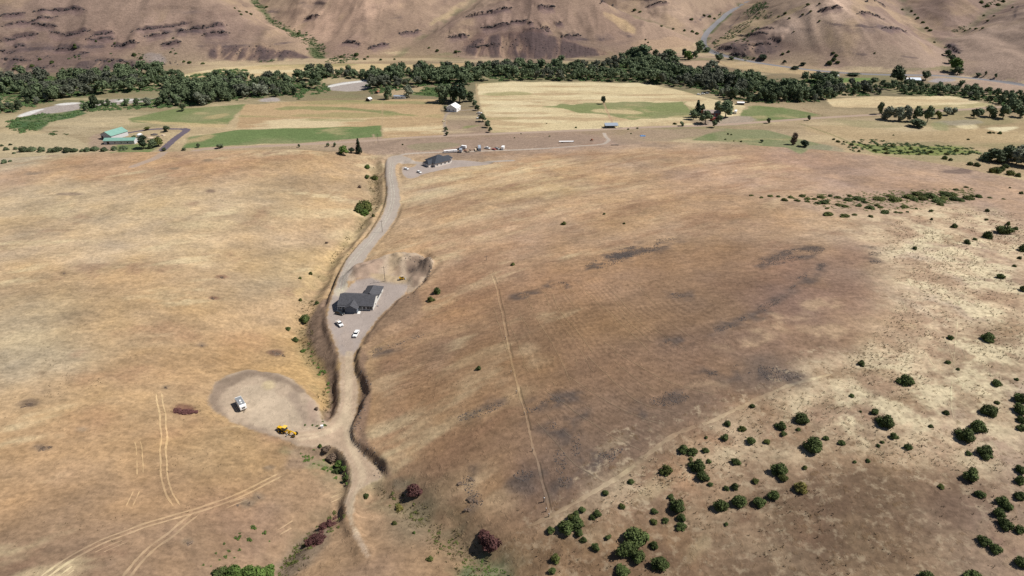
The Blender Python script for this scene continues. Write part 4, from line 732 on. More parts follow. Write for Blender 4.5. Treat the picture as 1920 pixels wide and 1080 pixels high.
def riverv(i):                                     # tall broad tree about 12 m
    r = np.random.default_rng(500 + i); L = [((0, 0, 7.0), (3.6, 3.6, 4.0))]
    for k in range(6 + i % 3):
        t = k * 1.05 + r.uniform(-.4, .4); d = r.uniform(1.6, 3.1); L.append(((math.cos(t) * d, math.sin(t) * d, r.uniform(2.0, 9.2)), tuple(r.uniform(1.7, 2.7) * np.array((1, 1, r.uniform(.8, 1.2))))))
    L.append(((r.uniform(-1, 1), r.uniform(-1, 1), 10.2), (2.0, 2.0, 2.0))); return lobes_mesh(L, 420, .62, 600 + i, .74, .3)
def bushv(i):                                      # dome, about 2 m across, 1.6 m high
    r = np.random.default_rng(700 + i); L = [((r.uniform(-.12, .12), r.uniform(-.12, .12), .5), (r.uniform(.5, .68), r.uniform(.5, .68), r.uniform(.55, .8)))]
    for k in range(9):
        t = k * .7 + r.uniform(-.5, .5); d = r.uniform(.25, .68); L.append(((math.cos(t) * d, math.sin(t) * d, r.uniform(.15, .8) * (1.1 - d * .5)), tuple(r.uniform(.26, .48) * np.array((1, 1, r.uniform(.8, 1.2))))))
    return lobes_mesh(L, 1000, .085, 800 + i, .8, .24)
def lowv(i):                                       # ragged low shrub
    r = np.random.default_rng(900 + i); L = []
    for k in range(5):
        t = k * 1.26 + r.uniform(-.6, .6); d = r.uniform(.2, .75); L.append(((math.cos(t) * d, math.sin(t) * d, r.uniform(.1, .3)), tuple(r.uniform(.25, .45) * np.array((1, 1, .8)))))
    return lobes_mesh(L, 360, .10, 950 + i, .8, .25, False)
def conv(i):                                       # conifer 10 m
    L = [((0, 0, 1.2 + k * 1.15), (2.4 - k * .27, 2.4 - k * .27, 1.1)) for k in range(8)]; return lobes_mesh(L, 520, .45, 1000 + i, .72, .3, False)
RV = [riverv(i) for i in range(6)]; BV = [bushv(i) for i in range(6)]; LV = [lowv(i) for i in range(5)]; CV = [conv(i) for i in range(2)]
_mc = {}
def plantmesh(kind, i, m):
    k = (kind, i, m)
    if k not in _mc: V, T = {'r': RV, 'b': BV, 'l': LV, 'c': CV}[kind][i]; _mc[k] = mesh_np({'r': 'crown', 'b': 'foliage', 'l': 'foliage', 'c': 'crown'}[kind], V, T, M[m])
    return _mc[k]
TRM = [meshof(trunk_mb(11, .38, i), 'trunk', M['bark']) for i in range(3)]; CTM = meshof(trunk_mb(9.5, .22, 9, 0), 'trunk', M['bark']); STM = meshof(trunk_mb(.9, .07, 5, 5, .4), 'stem', M['bark'])
def tree(x, y, z, h, wd, label, group=None, m='leaf_river', kind='r', cat='tree', name='riverside_tree'):
    base = 12.2 if kind == 'r' else 10.2; rb = 4.8 if kind == 'r' else 2.5
    e = empty(name, (x, y, z), rnd.uniform(0, 6.28), (wd / (2 * rb), wd / (2 * rb) * rnd.uniform(.85, 1.15), h / base)); tag(e, label, cat, group)
    link('crown', plantmesh(kind, rnd.randrange(len(RV) if kind == 'r' else 2), m), e); link('trunk', TRM[rnd.randrange(3)] if kind == 'r' else CTM, e); return e
def shrub(x, y, z, dia, label, group=None, m='leaf_juniper', kind='b', name='shrub', flat=1.0, stem=True):
    e = empty(name, (x, y, z - .04 * dia), rnd.uniform(0, 6.28), (dia / 2.0 * rnd.uniform(.92, 1.12), dia / 2.0 * rnd.uniform(.88, 1.05), dia / 2.0 * flat * rnd.uniform(.85, 1.1))); tag(e, label, 'shrub', group)
    link('foliage', plantmesh(kind, rnd.randrange(len(BV) if kind == 'b' else len(LV)), m), e)
    if stem: link('stem', STM, e)
    return e
def pxm(px, py):                                   # metres per photograph px there
    x, y, z = G(px, py); return 1 / project(x, y, z)[2]

# ------------------------------------------------------------------ shrubs of the right hillside, read off the photograph: px, py of the base, px across
def at(ox, oy, s, lst): return [(ox + a / s, oy + b / s, c / s) for a, b, c in lst]
SHA = at(1140, 640, 2.455, [(663,300,32),(548,384,40),(618,408,40),(893,364,78),(795,398,62),(875,408,26),(805,430,36),(660,466,50),(730,464,36),(540,448,46),(452,444,20),(345,502,58),(390,516,52),(450,508,38),(380,544,28),(465,554,30),(410,586,88),(438,630,68),(590,562,50),(268,604,64),(470,660,30),(582,674,44),(545,680,34),(678,648,42),(788,600,90),(808,636,50),(905,583,30),(948,494,100),(760,716,66),(695,746,64),(600,744,76),(513,764,76),(315,770,86),(335,818,52),(338,858,52),(290,718,36),(265,828,38),(215,786,38),(210,834,38),(105,650,36),(68,764,30),(128,910,128),(78,972,108),(135,1000,78),(210,944,52),(240,1032,96),(62,1066,80),(5,902,22),(545,844,24)])
SHC = at(760, 640, 2.454, [(765,818,46),(735,868,86),(668,876,48),(797,888,48),(820,918,40),(885,800,44),(862,812,36),(815,776,40),(788,800,40),(920,700,40),(875,956,46),(692,1006,54),(678,1058,44),(935,905,34),(997,762,34),(1038,648,34)])
SHE = at(1480, 640, 2.4545, [(332,106,40),(534,192,86),(728,99,32),(950,198,50),(1045,178,24),(775,130,22),(1066,276,74),(1058,326,80),(915,328,88),(955,284,30),(720,332,36),(395,330,46),(440,384,88),(440,366,20),(168,450,34),(240,472,40),(480,442,44),(548,494,48),(650,392,28),(408,482,24),(428,466,22),(362,552,26),(862,402,84),(805,446,98),(900,520,92),(825,518,34),(838,628,86),(697,673,34),(875,708,54),(1066,368,48),(1065,402,48),(1060,600,56),(1060,648,56),(978,740,66),(1000,764,62),(965,800,66),(990,850,80),(1062,722,56),(1058,876,56),(893,924,70),(945,962,66),(1068,1030,76),(287,254,28),(328,325,16),(300,556,22)])
SHM = at(1380, 240, 2.572, [(1210,1024,76),(1032,1016,36),(1275,724,46),(1388,785,44),(1384,592,56),(1295,508,78),(1345,490,30),(1213,530,56),(1115,557,38),(1152,540,26),(1050,480,36),(1208,404,26),(1205,444,20),(862,584,28),(940,404,24),(942,443,20),(1340,668,24),(1365,630,26),(1312,466,26)])
DENSE = at(1380, 240, 2.572, [(75,327,26),(122,336,26),(165,330,32),(205,332,26),(235,350,38),(265,336,36),(295,352,32),(318,330,40),(345,344,40),(345,356,30),(410,336,46),(430,362,58),(395,364,38),(445,420,52),(440,389,24),(490,338,44),(495,372,40),(525,381,38),(525,428,50),(545,350,56),(590,345,70),(570,420,32),(592,376,40),(645,388,58),(680,376,34),(690,345,64),(715,410,58),(650,429,30),(765,350,72),(811,382,48),(830,336,72),(880,324,64),(930,336,80),(970,356,80),(1010,326,72),(1060,348,62),(1120,342,60),(1170,334,44),(1060,300,32),(1110,288,28),(740,330,44),(900,345,60),(1040,325,50),(985,372,40),(770,408,26),(795,411,24),(828,406,22),(870,391,18),(620,360,34),(550,330,36),(455,330,30),(380,345,30),(1000,345,56),(1085,352,44),(1140,330,34),(700,385,34),(860,350,44),(1225,338,24),(1290,344,20)])
UPPER = at(1380, 240, 2.572, [(1005,149,30),(1035,156,24),(1130,178,32),(1162,183,36),(1255,212,54),(1280,205,40),(1325,226,44),(1300,190,34),(1360,234,30),(1236,214,40),(885,128,16),(1320,290,14),(1375,318,22)])
def batch(lst, fn):
    W = U([(a, b) for a, b, c in lst]); zz = F.z(W[:, 0], W[:, 1]); s = project(W[:, 0], W[:, 1], zz)[2]
    for (a, b, c), w, z, k in zip(lst, W, zz, s): fn(a, b, float(w[0]), float(w[1]), float(z), c / k)
WHERE = {}
def slope_shrub(zone, m='leaf_juniper', m2='leaf_olive', share=.15, fl=None):
    def f(px, py, x, y, z, d):
        sz = 'large' if d > 5.2 else 'mid-sized' if d > 3.1 else 'small'
        yel = rnd.random() < share
        lab = f"{sz} {'olive' if yel else 'dark'} shrub {zone}"; shrub(x, y, z, d, lab, f"{sz} {'olive' if yel else 'dark'} shrubs {zone}", m2 if yel else m, flat=fl or (.95 if d > 3 else .8))
    return f
batch(SHA, slope_shrub('on the slope below the straw-edged trail', share=.12))
batch(SHC, slope_shrub('beside the lower end of the fence trail', share=.2))
batch(SHE, slope_shrub('on the pale tussock slope at the right edge', share=.06))
batch(SHM, slope_shrub('scattered over the bleached upper right slope', share=.0))
batch(DENSE, slope_shrub('in the dense thicket strip on the far right hill', share=.7, fl=.5))
batch(UPPER, slope_shrub('near the hill edge at the upper right', share=.1))
def one_shrub(px, py, d_px, label, m='leaf_juniper', kind='b', flat=.95, name='shrub', group=None):
    x, y, z = G(px, py); return shrub(x, y, z, d_px / project(x, y, z)[2], label, group, m, kind, name, flat)
for a in [(1080,985,34,'big dark shrub cut off at the bottom edge right of the double bush','leaf_juniper'),(1500,918,32,'yellow green spreading shrub beside the dark shrubs on the tussock slope','leaf_yellow'),
 (1736,1084,30,'dark shrub cut by the bottom edge of the picture, left one','leaf_juniper'),(1823,1086,36,'dark shrub cut by the bottom edge of the picture, right one','leaf_juniper'),
 (820,549,18,'lone dark shrub above the cut slope right of the grey roofed house, upper of two','leaf_juniper'),(808,564,18,'lone olive shrub above the cut slope right of the grey roofed house, lower of two','leaf_olive'),
 (898,692,13,'single small shrub on the brown hillside left of the fence trail','leaf_juniper'),(1057,421,11,'single small green shrub on the hill track above the terraces','leaf_olive'),(962,497,9,'tiny shrub on the hill right of the power pole','leaf_olive'),(1170,420,6,'tiny dry bush high on the brown hill','leaf_olive'),(1133,402,6,'tiny dark bush beside the hill track','leaf_juniper'),
 (571,602,26,'large dark shrub in the draw left of the house yard','leaf_juniper'),(553,640,18,'round dark shrub in the draw below the large one','leaf_juniper'),(540,618,13,'small round shrub left of the draw','leaf_juniper'),(563,522,7,'tiny shrub on the left bank above the draw','leaf_olive'),(583,514,8,'tiny bush beside the lane ditch','leaf_olive'),(563,564,9,'little bush at the head of the draw','leaf_olive'),(594,570,10,'small bush between draw and house yard','leaf_juniper'),(569,660,12,'bright weedy bush at the bottom of the draw','leaf_bright'),(612,456,7,'tiny dead bush on the left bank by the lane','leaf_dead'),
 (686,395,40,'big leafy tree-like shrub standing alone left of the gravel lane','leaf_olive'),(672,397,22,'dark left half of the big lone bush by the lane','leaf_juniper'),(684,402,20,'low skirt of green brush under the big lone bush','leaf_bright'),(700,406,9,'small green bush at the foot of the big lone bush','leaf_olive'),
 (688,334,12,'dark bush in the draw above the lone tree','leaf_juniper'),(702,337,16,'olive bush in the draw beside the lane bend','leaf_olive'),(688,315,14,'green bush high in the draw near the valley road','leaf_bright'),(675,352,9,'dead grey bush in the draw','leaf_dead'),
 (625,862,24,'dark brush in the culvert hollow beside the dirt junction','leaf_dead'),(613,845,18,'grey dry brush at the top of the culvert hollow','leaf_dead'),(636,872,20,'green leafy weeds in the culvert hollow','leaf_bright'),(630,886,18,'dark green weeds low in the culvert hollow','leaf_juniper'),(646,880,14,'bright weeds on the hollow rim by the road','leaf_bright'),(650,898,14,'green bush at the foot of the culvert hollow','leaf_juniper'),(600,838,10,'sprig of weeds at the edge of the dirt junction','leaf_bright'),
 (687,932,15,'dark green bush right of the narrow dirt track','leaf_juniper'),(748,955,18,'olive clump in the weedy draw right of the track','leaf_yellow'),(740,982,12,'small olive bush below the weedy draw','leaf_olive'),(806,1050,15,'round green bush near the bottom of the spur','leaf_olive'),(776,1000,8,'tiny green tuft on the brown spur','leaf_bright'),(593,768,9,'small grey bush at the edge of the trailer pad','leaf_dead'),
 (414,1078,30,'dark end of the green thicket at the bottom left','leaf_juniper'),(440,1082,42,'left mound of the bright green thicket at the bottom edge','leaf_bright'),(470,1078,46,'middle mound of the bright green thicket at the bottom edge','leaf_bright'),(500,1076,34,'right mound of the bright green thicket at the bottom edge','leaf_bright'),(480,1092,50,'front mound of the bright green thicket cut by the picture edge','leaf_bright')]:
    one_shrub(*a)
batch([(475,989,13),(445,1010,16),(467,1012,13),(495,1000,12),(430,1034,9),(449,1032,9),(420,1020,7),(405,1038,7),(423,1045,10),(440,1046,6),(381,1060,7),(395,1062,5),(450,1000,7),(412,1050,6),(505,1015,5)], lambda px, py, x, y, z, d: shrub(x, y, z, d, 'small bright green weed clump on the dry slope above the green thicket', 'bright weed clumps above the thicket', 'leaf_bright', 'l', 'weed_clump', .9))
batch([(610,798,10),(596,798,7),(586,797,6),(572,797,6),(606,791,6),(600,803,5)], lambda px, py, x, y, z, d: shrub(x, y, z, d, 'low green weeds along the edge of the trailer pad', 'weeds edging the trailer pad', 'leaf_bright', 'l', 'weed_clump', .7))
for a in [(778,922,36,'small round maroon dead bush beside the dark scree','leaf_red'),(919,1022,46,'large maroon dead bush above the green creek bed','leaf_red'),(908,1008,30,'left shoulder of the large maroon bush above the creek','leaf_red'),(618,985,24,'upper maroon brush strip in the left gully','leaf_red'),(607,990,20,'middle maroon brush in the left gully','leaf_red'),(596,1014,30,'lower maroon brush in the left gully','leaf_red'),(582,1020,22,'lowest maroon brush in the left gully','leaf_red')]:
    one_shrub(*a, name='dead_bush', flat=.85)
batch([(333,771,22),(345,773,26),(357,773,20),(365,773,14)], lambda px, py, x, y, z, d: shrub(x, y, z, d, 'flattened dead reddish brush pile in the dry left field', 'dead brush pile', 'leaf_red', 'b', 'dead_bush', .35))
batch([(520,664,18),(530,667,10),(512,660,10),(415,521,12),(398,560,12),(78,842,20),(92,840,12),(55,759,18),(45,763,12),(352,1019,18),(465,945,14),(484,932,12),(445,948,12),(310,727,10),(378,648,9),(120,513,8),(865,905,16),(886,900,14),(882,935,16),(895,940,12),(880,955,18)], lambda px, py, x, y, z, d: shrub(x, y, z, d, 'low flat dead bush on the dry grass', 'flat dead bushes on the dry grass', 'leaf_dead', 'l', 'dead_bush', .35))

# ------------------------------------------------------------------ trees of the valley
def inpoly(x, y, P): return dist_poly(np.atleast_1d(np.asarray(x, float)), np.atleast_1d(np.asarray(y, float)), P) < 0
BELT = [('left of the gravel bar', [(-60,150),(0,150),(100,144),(200,138),(300,134),(345,142),(345,160),(300,170),(200,176),(120,184),(70,200),(10,215),(-60,222)], 9.6, 1.0),
 ('behind the left green field', [(345,160),(420,148),(540,150),(600,146),(610,158),(600,168),(560,178),(480,184),(420,192),(360,200),(300,202),(240,198),(150,196),(150,206),(160,208),(200,200),(300,196)], 9.6, 1.0),
 ('behind the tan field', [(560,142),(640,138),(690,140),(800,132),(870,130),(885,150),(880,164),(800,160),(700,178),(690,170),(690,150),(640,146),(600,150)], 9.4, 1.0),
 ('behind the pale hay field', [(870,130),(1000,124),(1140,122),(1180,108),(1250,118),(1290,132),(1350,140),(1350,170),(1260,162),(1200,154),(1000,150),(890,153)], 9.4, 1.0),
 ('beyond the red farmhouse', [(1260,140),(1320,140),(1420,148),(1530,150),(1580,158),(1640,162),(1650,178),(1570,182),(1540,190),(1440,194),(1400,192),(1370,186),(1330,174)], 9.4, 1.0),
 ('behind the right pale field', [(1640,160),(1700,160),(1800,166),(1880,176),(1960,186),(1960,220),(1900,210),(1870,196),(1800,182),(1700,178)], 9, .7)]
GAPS = [U(b) for b in BARS] + [U([(760,176),(800,164),(870,165),(885,178),(830,184)]), U([(690,168),(800,164),(805,184),(690,190)])]
cand = []
for zone, pts, spc_, hs in BELT:
    w = U(pts); x0, y0 = w.min(0); x1, y1 = w.max(0); gx = np.arange(x0, x1, spc_); gyy = np.arange(y0, y1, spc_)
    X_, Y_ = np.meshgrid(gx, gyy); X_ = X_ + rng.uniform(-.42, .42, X_.shape) * spc_; Y_ = Y_ + rng.uniform(-.42, .42, X_.shape) * spc_; X_ = X_.ravel(); Y_ = Y_.ravel()
    k = inpoly(X_, Y_, w)
    for g in GAPS: k &= ~inpoly(X_, Y_, g)
    k &= fbm(X_, Y_, 38, 2, 640) > (-.22 if zone == 'left of the gravel bar' else -.38)
    for x, y in zip(X_[k], Y_[k]): cand.append((x, y, zone, hs))
cand.sort(key=lambda c: c[1] + abs(c[0]) * .1)
nind = 185; print('river trees', len(cand)); CX = np.array([c[0] for c in cand]); CY = np.array([c[1] for c in cand]); CZ = F.z(CX, CY)
hh = (9.5 + 12 * rng.uniform(0, 1, len(cand)) ** 1.5) * np.array([c[3] for c in cand]) * (0.8 + .25 * fbm(CX, CY, 70, 2, 650)); gr = fbm(CX, CY, 45, 3, 660)
for i in range(min(nind, len(cand))):
    x, y, zone, hs = cand[i]; g = gr[i] + rnd.uniform(-.3, .3) > .22
    tree(x, y, float(CZ[i]), hh[i], hh[i] * rnd.uniform(.62, .9), f"{'grey green' if g else 'dark green'} tree in the river belt {zone}", f"{'grey green' if g else 'dark green'} trees of the river belt {zone}", 'leaf_grey' if g else 'leaf_river')
def rivlite(i):
    r = np.random.default_rng(500 + i); L = [((0, 0, 7.0), (3.6, 3.6, 4.0))]
    for k in range(5):
        t = k * 1.25 + r.uniform(-.4, .4); d = r.uniform(1.6, 3.0); L.append(((math.cos(t) * d, math.sin(t) * d, r.uniform(3.2, 9.4)), tuple(r.uniform(1.7, 2.7) * np.array((1, 1, r.uniform(.8, 1.2))))))
    return lobes_mesh(L, 180, .75, 640 + i, .76, .3, False)
RL = [rivlite(i) for i in range(4)]
for mname, sel in (('leaf_river', gr <= .25), ('leaf_grey', gr > .25)):
    Vs = []; Ts = []; n = 0
    for i in range(nind, len(cand)):
        if not sel[i]: continue
        V_, T_ = RL[i % 4]; t = rnd.uniform(0, 6.28); c_, s_ = math.cos(t), math.sin(t); k = hh[i] / 12.2; kw = k * rnd.uniform(.85, 1.25)
        Vs.append(np.stack([(V_[:, 0] * c_ - V_[:, 1] * s_) * kw + CX[i], (V_[:, 0] * s_ + V_[:, 1] * c_) * kw + CY[i], V_[:, 2] * k + CZ[i]], 1)); Ts.append(T_ + n); n += len(V_)
    if Vs: tag(link('river_woodland', mesh_np('river_woodland', np.concatenate(Vs), np.concatenate(Ts), M[mname])), 'dense woodland filling the river belt along the valley floor', 'woodland', None, 'stuff')
def thicket(name, label, regions, n_per, dia, m, flat=.8, lite=2):
    Vs = []; Ts = []; n = 0
    for pts in regions:
        w = U(pts); x0, y0 = w.min(0); x1, y1 = w.max(0); A = (x1 - x0) * (y1 - y0); N_ = int(A / n_per); X_ = rng.uniform(x0, x1, N_); Y_ = rng.uniform(y0, y1, N_); k = inpoly(X_, Y_, w); X_ = X_[k]; Y_ = Y_[k]; Z_ = F.z(X_, Y_)
        for x, y, z in zip(X_, Y_, Z_):
            V_, T_ = LV[rnd.randrange(5)]; T_ = T_[:100 + 2 * 90]; t = rnd.uniform(0, 6.28); c_, s_ = math.cos(t), math.sin(t); k = dia / 2 * rnd.uniform(.5, 1.4); u = np.unique(T_); mp = np.zeros(len(V_), int); mp[u] = np.arange(len(u)); V2 = V_[u]; T2 = mp[T_]
            Vs.append(np.stack([(V2[:, 0] * c_ - V2[:, 1] * s_) * k + x, (V2[:, 0] * s_ + V2[:, 1] * c_) * k + y, V2[:, 2] * k * flat + z - .1 * k], 1)); Ts.append(T2 + n); n += len(V2)
    if Vs: tag(link(name, mesh_np(name, np.concatenate(Vs), np.concatenate(Ts), M[m])), label, 'thicket', None, 'stuff')
thicket('river_underbrush', 'green willow brush under and between the trees of the river belt', [b[1] for b in BELT] + [[(150,190),(300,186),(345,200),(240,206),(160,210)], [(540,176),(612,160),(620,172),(560,186)], [(330,146),(420,130),(470,130),(440,148),(360,160)]] + [[(10,228),(70,214),(150,209),(155,216),(95,228),(60,248),(30,250)], [(760,177),(800,165),(870,166),(885,178),(830,183)]], 34, 7.0, 'leaf_thicket', .85)
thicket('draw_thicket', 'green thicket in the gullies of the far hills', [[(604,110),(580,106),(574,92),(588,80),(608,82),(612,98)], [(590,86),(562,80),(536,62),(552,52),(580,62),(596,76)], [(536,60),(506,44),(492,32),(512,32),(545,50)], [(500,32),(478,12),(470,0),(482,0),(500,18)], [(605,116),(625,104),(670,100),(672,112),(640,120)], [(1780,132),(1790,114),(1806,118),(1802,134)], [(1778,112),(1766,92),(1772,86),(1786,104)], [(1350,72),(1366,58),(1392,44),(1415,36),(1404,50),(1372,74)], [(1395,26),(1420,6),(1446,8),(1430,24),(1405,32)], [(1368,84),(1395,66),(1424,50),(1420,58),(1392,78)], [(1336,78),(1352,70),(1350,86),(1340,90)], [(1376,106),(1400,100),(1412,112),(1392,114)], [(1430,30),(1450,20),(1456,24),(1436,36)], [(1340,30),(1356,20),(1350,32)], [(1394,40),(1420,24),(1436,20),(1424,36)], [(1405,22),(1420,4),(1440,4),(1432,14)], [(1776,62),(1810,48),(1824,38),(1806,56)], [(1838,14),(1860,0),(1880,2),(1850,14)], [(846,104),(852,94),(866,92),(860,106)], [(316,104),(322,86),(332,92),(344,104)], [(244,108),(254,98),(276,104),(274,110)], [(20,124),(36,116),(44,128)], [(120,112),(150,104),(152,112)], [(196,104),(210,98),(222,106)], [(470,112),(500,108),(520,114),(490,118)], [(85,248),(110,246),(128,252),(110,256)], [(1570,264),(1640,262),(1720,270),(1830,276),(1845,290),(1700,292),(1600,284)]], 26, 4.6, 'leaf_thicket', .8)
thicket('creek_grass', 'lush green grass and rushes in the creek bed at the bottom', [[(862,1062),(905,1042),(955,1068),(972,1095),(880,1095)]], 1.6, 1.3, 'leaf_bright', .45)
def vtree(px, py, hpx, wpx, label, m='leaf_river', kind='r', name='valley_tree', group=None):
    x, y, z = G(px, py); s = project(x, y, z)[2]; return tree(x, y, z, hpx / s / .93, wpx / s, label, group, m, kind, 'tree', name)
for a in [(1131,195,14,11,'lone dark tree at the top of the field path in the hay field','leaf_conifer'),(1306,220,30,18,'pointed dark conifer left of the red farmhouse','leaf_conifer','c','conifer'),(1322,232,24,26,'dark spreading tree in front of the red farmhouse'),(1360,220,30,30,'big round tree right of the red farmhouse'),(1339,239,14,12,'small round tree on the valley road below the farmhouse'),(1278,236,8,9,'small bush-like tree by the valley road left of the farmhouse'),(1440,231,10,8,'small tree on the valley road right of the farmhouse'),(1516,226,10,7,'slim small tree on the valley road farther right'),
 (673,288,27,14,'dark conifer above the valley road left of the lane','leaf_conifer','c','conifer'),(644,290,16,20,'pale green round tree left of the conifer','leaf_bright'),(660,287,10,12,'dark low tree at the foot of the conifer','leaf_conifer'),
 (830,192,32,26,'left dark tree of the clump behind the white house'),(845,188,28,26,'middle tree of the clump behind the white house'),(862,193,36,34,'large dark tree directly behind the white house','leaf_conifer'),(882,190,18,16,'right tree at the corner of the hay field'),(890,200,12,10,'upper tree of the hedge right of the white house'),(895,207,10,11,'second tree of the hedge right of the white house'),(905,228,14,15,'rounded tree beside the cars parked in the hedge'),(914,239,13,12,'fifth tree of the hedge near the valley road'),(919,248,10,10,'last small tree of the hedge at the valley road'),
 (836,208,9,8,'small tree left of the white shed','leaf_river'),(836,246,8,8,'lower small tree on the drive to the white house'),(838,254,7,7,'tree where the drive meets the valley road'),(728,186,24,16,'tree left of the pale mobile home','leaf_river'),(766,183,22,18,'grey tree right of the pale mobile home','leaf_grey'),
 (270,278,24,22,'dark tree in front of the low green roofed barn','leaf_conifer'),(288,277,16,18,'right dark tree beside the paved drive'),(298,274,16,20,'low tree between the barns and the paved drive','leaf_olive'),(313,247,11,15,'round tree at the head of the paved drive'),(276,244,6,12,'low shrub tree behind the barns','leaf_olive'),(252,262,8,10,'small dark tree at the barn corner'),
 (344,208,14,14,'dark tree standing in the left green field edge'),(372,277,8,8,'small dark tree below the long green field, left'),(412,278,8,14,'dark bushy tree below the long green field'),(308,283,6,9,'small bush tree at the foot of the paved drive'),(561,276,6,6,'tiny tree on the valley road below the tan field'),(615,275,7,7,'small pair tree on the roadside'),(628,275,8,7,'second small roadside tree'),(345,282,5,8,'low roadside bush tree'),
 (1487,271,22,14,'bare grey tree standing at the hill edge','leaf_dead'),(1508,275,12,18,'round dark bush tree beside the bare grey tree','leaf_conifer'),(1428,267,5,7,'small bush at the hill edge left of the bare tree','leaf_conifer'),
 (1648,214,22,12,'tall dark tree at the left end of the right grove'),(1663,224,24,22,'grey tree of the right grove','leaf_grey'),(1684,227,26,22,'second grey tree of the right grove','leaf_grey'),(1700,228,24,16,'thin tree of the right grove','leaf_grey'),(1717,228,28,20,'tall tree in the middle of the right grove'),(1738,230,30,20,'dark big tree of the right grove'),(1720,238,14,32,'low dark bush mass in front of the right grove','leaf_river'),(1757,222,14,14,'olive tree right in the grove','leaf_olive'),(1775,216,14,18,'grey end tree of the right grove','leaf_grey'),(1788,214,12,12,'outermost tree of the right grove','leaf_grey'),(1670,214,12,16,'back tree of the right grove','leaf_grey'),(1700,212,14,16,'rear tree of the right grove','leaf_grey'),
 (1826,221,16,16,'leaning tree left of the pair at the right','leaf_river'),(1838,214,10,14,'small rear tree of the pair at the right'),(1855,219,20,22,'left tree of the pair beyond the right meadow'),(1880,222,24,22,'right tree of the pair beyond the right meadow'),(1912,220,20,22,'tree at the right edge beyond the meadow'),(1900,208,20,24,'rear tree at the right edge'),
 (1848,300,14,26,'dark round tree at the hill edge on the right'),(1868,304,24,30,'big dark tree at the hill edge on the right'),(1885,302,30,24,'tall tree at the hill edge on the right'),(1905,308,30,34,'grey tree at the right edge behind the hill','leaf_grey'),(1925,312,32,34,'last grey tree at the right edge','leaf_grey'),
 (1187,112,22,26,'left tree of the clump above the river belt below the dome hill'),(1204,114,28,36,'large dark tree of the clump below the dome hill'),(1228,108,14,14,'tree behind the hidden white house'),(1255,114,20,32,'dark tree right of the hidden white house'),(1263,120,14,20,'front tree right of the hidden white house'),(1283,108,16,12,'slim tree left of the canyon mouth','leaf_river'),(1290,112,16,18,'bright tree left of the canyon mouth','leaf_bright'),(1303,110,14,12,'small dark tree at the canyon mouth'),(1312,98,20,20,'tree in the bend of the canyon road'),(1325,97,8,16,'low tree at the canyon road'),(1348,116,14,17,'round tree beside the canyon road'),(1371,112,6,12,'low bush tree on the canyon road'),(1335,130,16,24,'grey tree on the tan flat','leaf_grey'),
 (1680,158,32,32,'huge dark dome tree near the grey sheds'),(1560,148,14,22,'tree at the far white trailer'),(1735,150,16,18,'tree right of the grey sheds'),(1795,140,14,18,'tree at the foot of the right gully'),(1790,134,24,26,'bright green trees mass at the mouth of the right gully','leaf_bright'),(1783,118,14,16,'green tree in the right gully above the mouth'),(1777,104,10,12,'small green tree higher in the right gully'),(1300,224,18,16,'tree at the left side of the red farmhouse yard'),(1315,212,16,14,'rear tree behind the red farmhouse'),(1348,228,12,14,'low tree at the farmhouse drive'),(1345,210,20,16,'tree directly behind the farmhouse roof'),(1858,298,20,24,'dense tree between the two left trees at the right hill edge'),(1895,300,24,26,'rear tree of the clump at the right hill edge'),(1915,300,28,28,'rear tree at the right picture edge behind the hill','leaf_grey'),(1834,143,6,10,'small bush at the far highway, left'),(1847,142,8,5,'slim bush at the far highway'),(1866,146,8,6,'second slim bush at the far highway'),(1550,142,5,22,'low dark hedge along the far highway','leaf_conifer'),(1600,142,5,26,'second low hedge along the far highway','leaf_conifer'),(1490,130,6,16,'roadside bush left on the far highway','leaf_conifer'),(1470,120,7,8,'roadside bush above the far highway','leaf_conifer'),(1430,112,9,18,'dark bush at the rock cut','leaf_conifer'),(1505,123,6,12,'roadside bush at the hill foot','leaf_conifer')]:
    vtree(*a)
batch([(x, y, w) for x, y, w in [(20,272,7),(30,280,9),(45,284,18),(60,283,16),(78,284,16),(95,285,14),(108,284,18),(125,285,20),(140,284,14),(155,284,10),(165,283,14),(180,282,16),(196,283,14),(215,281,14),(232,281,16),(4,274,7),(12,281,12),(8,306,14),(20,303,8),(26,288,7)]], lambda px, py, x, y, z, d: shrub(x, y, z, d * 1.1, 'dark green shrub of the hedge row behind the left hill crest', 'hedge row behind the left hill', 'leaf_river', 'b', 'shrub', .8))
batch([(x + rnd.uniform(-3, 3), y + rnd.uniform(-2, 2), rnd.uniform(5, 11)) for x, y in [(1583,268),(1595,272),(1605,276),(1620,272),(1632,278),(1645,274),(1660,280),(1672,276),(1690,284),(1705,279),(1718,285),(1735,281),(1748,287),(1762,283),(1778,288),(1792,284),(1806,289),(1820,286),(1640,284),(1665,287),(1700,289),(1560,262),(1573,266),(1740,290),(1612,283)]], lambda px, py, x, y, z, d: shrub(x, y, z, d, 'dark shrub in the green strip behind the right hill', 'shrubs in the green strip behind the right hill', 'leaf_olive' if rnd.random() < .4 else 'leaf_juniper', 'b', 'shrub', .8))
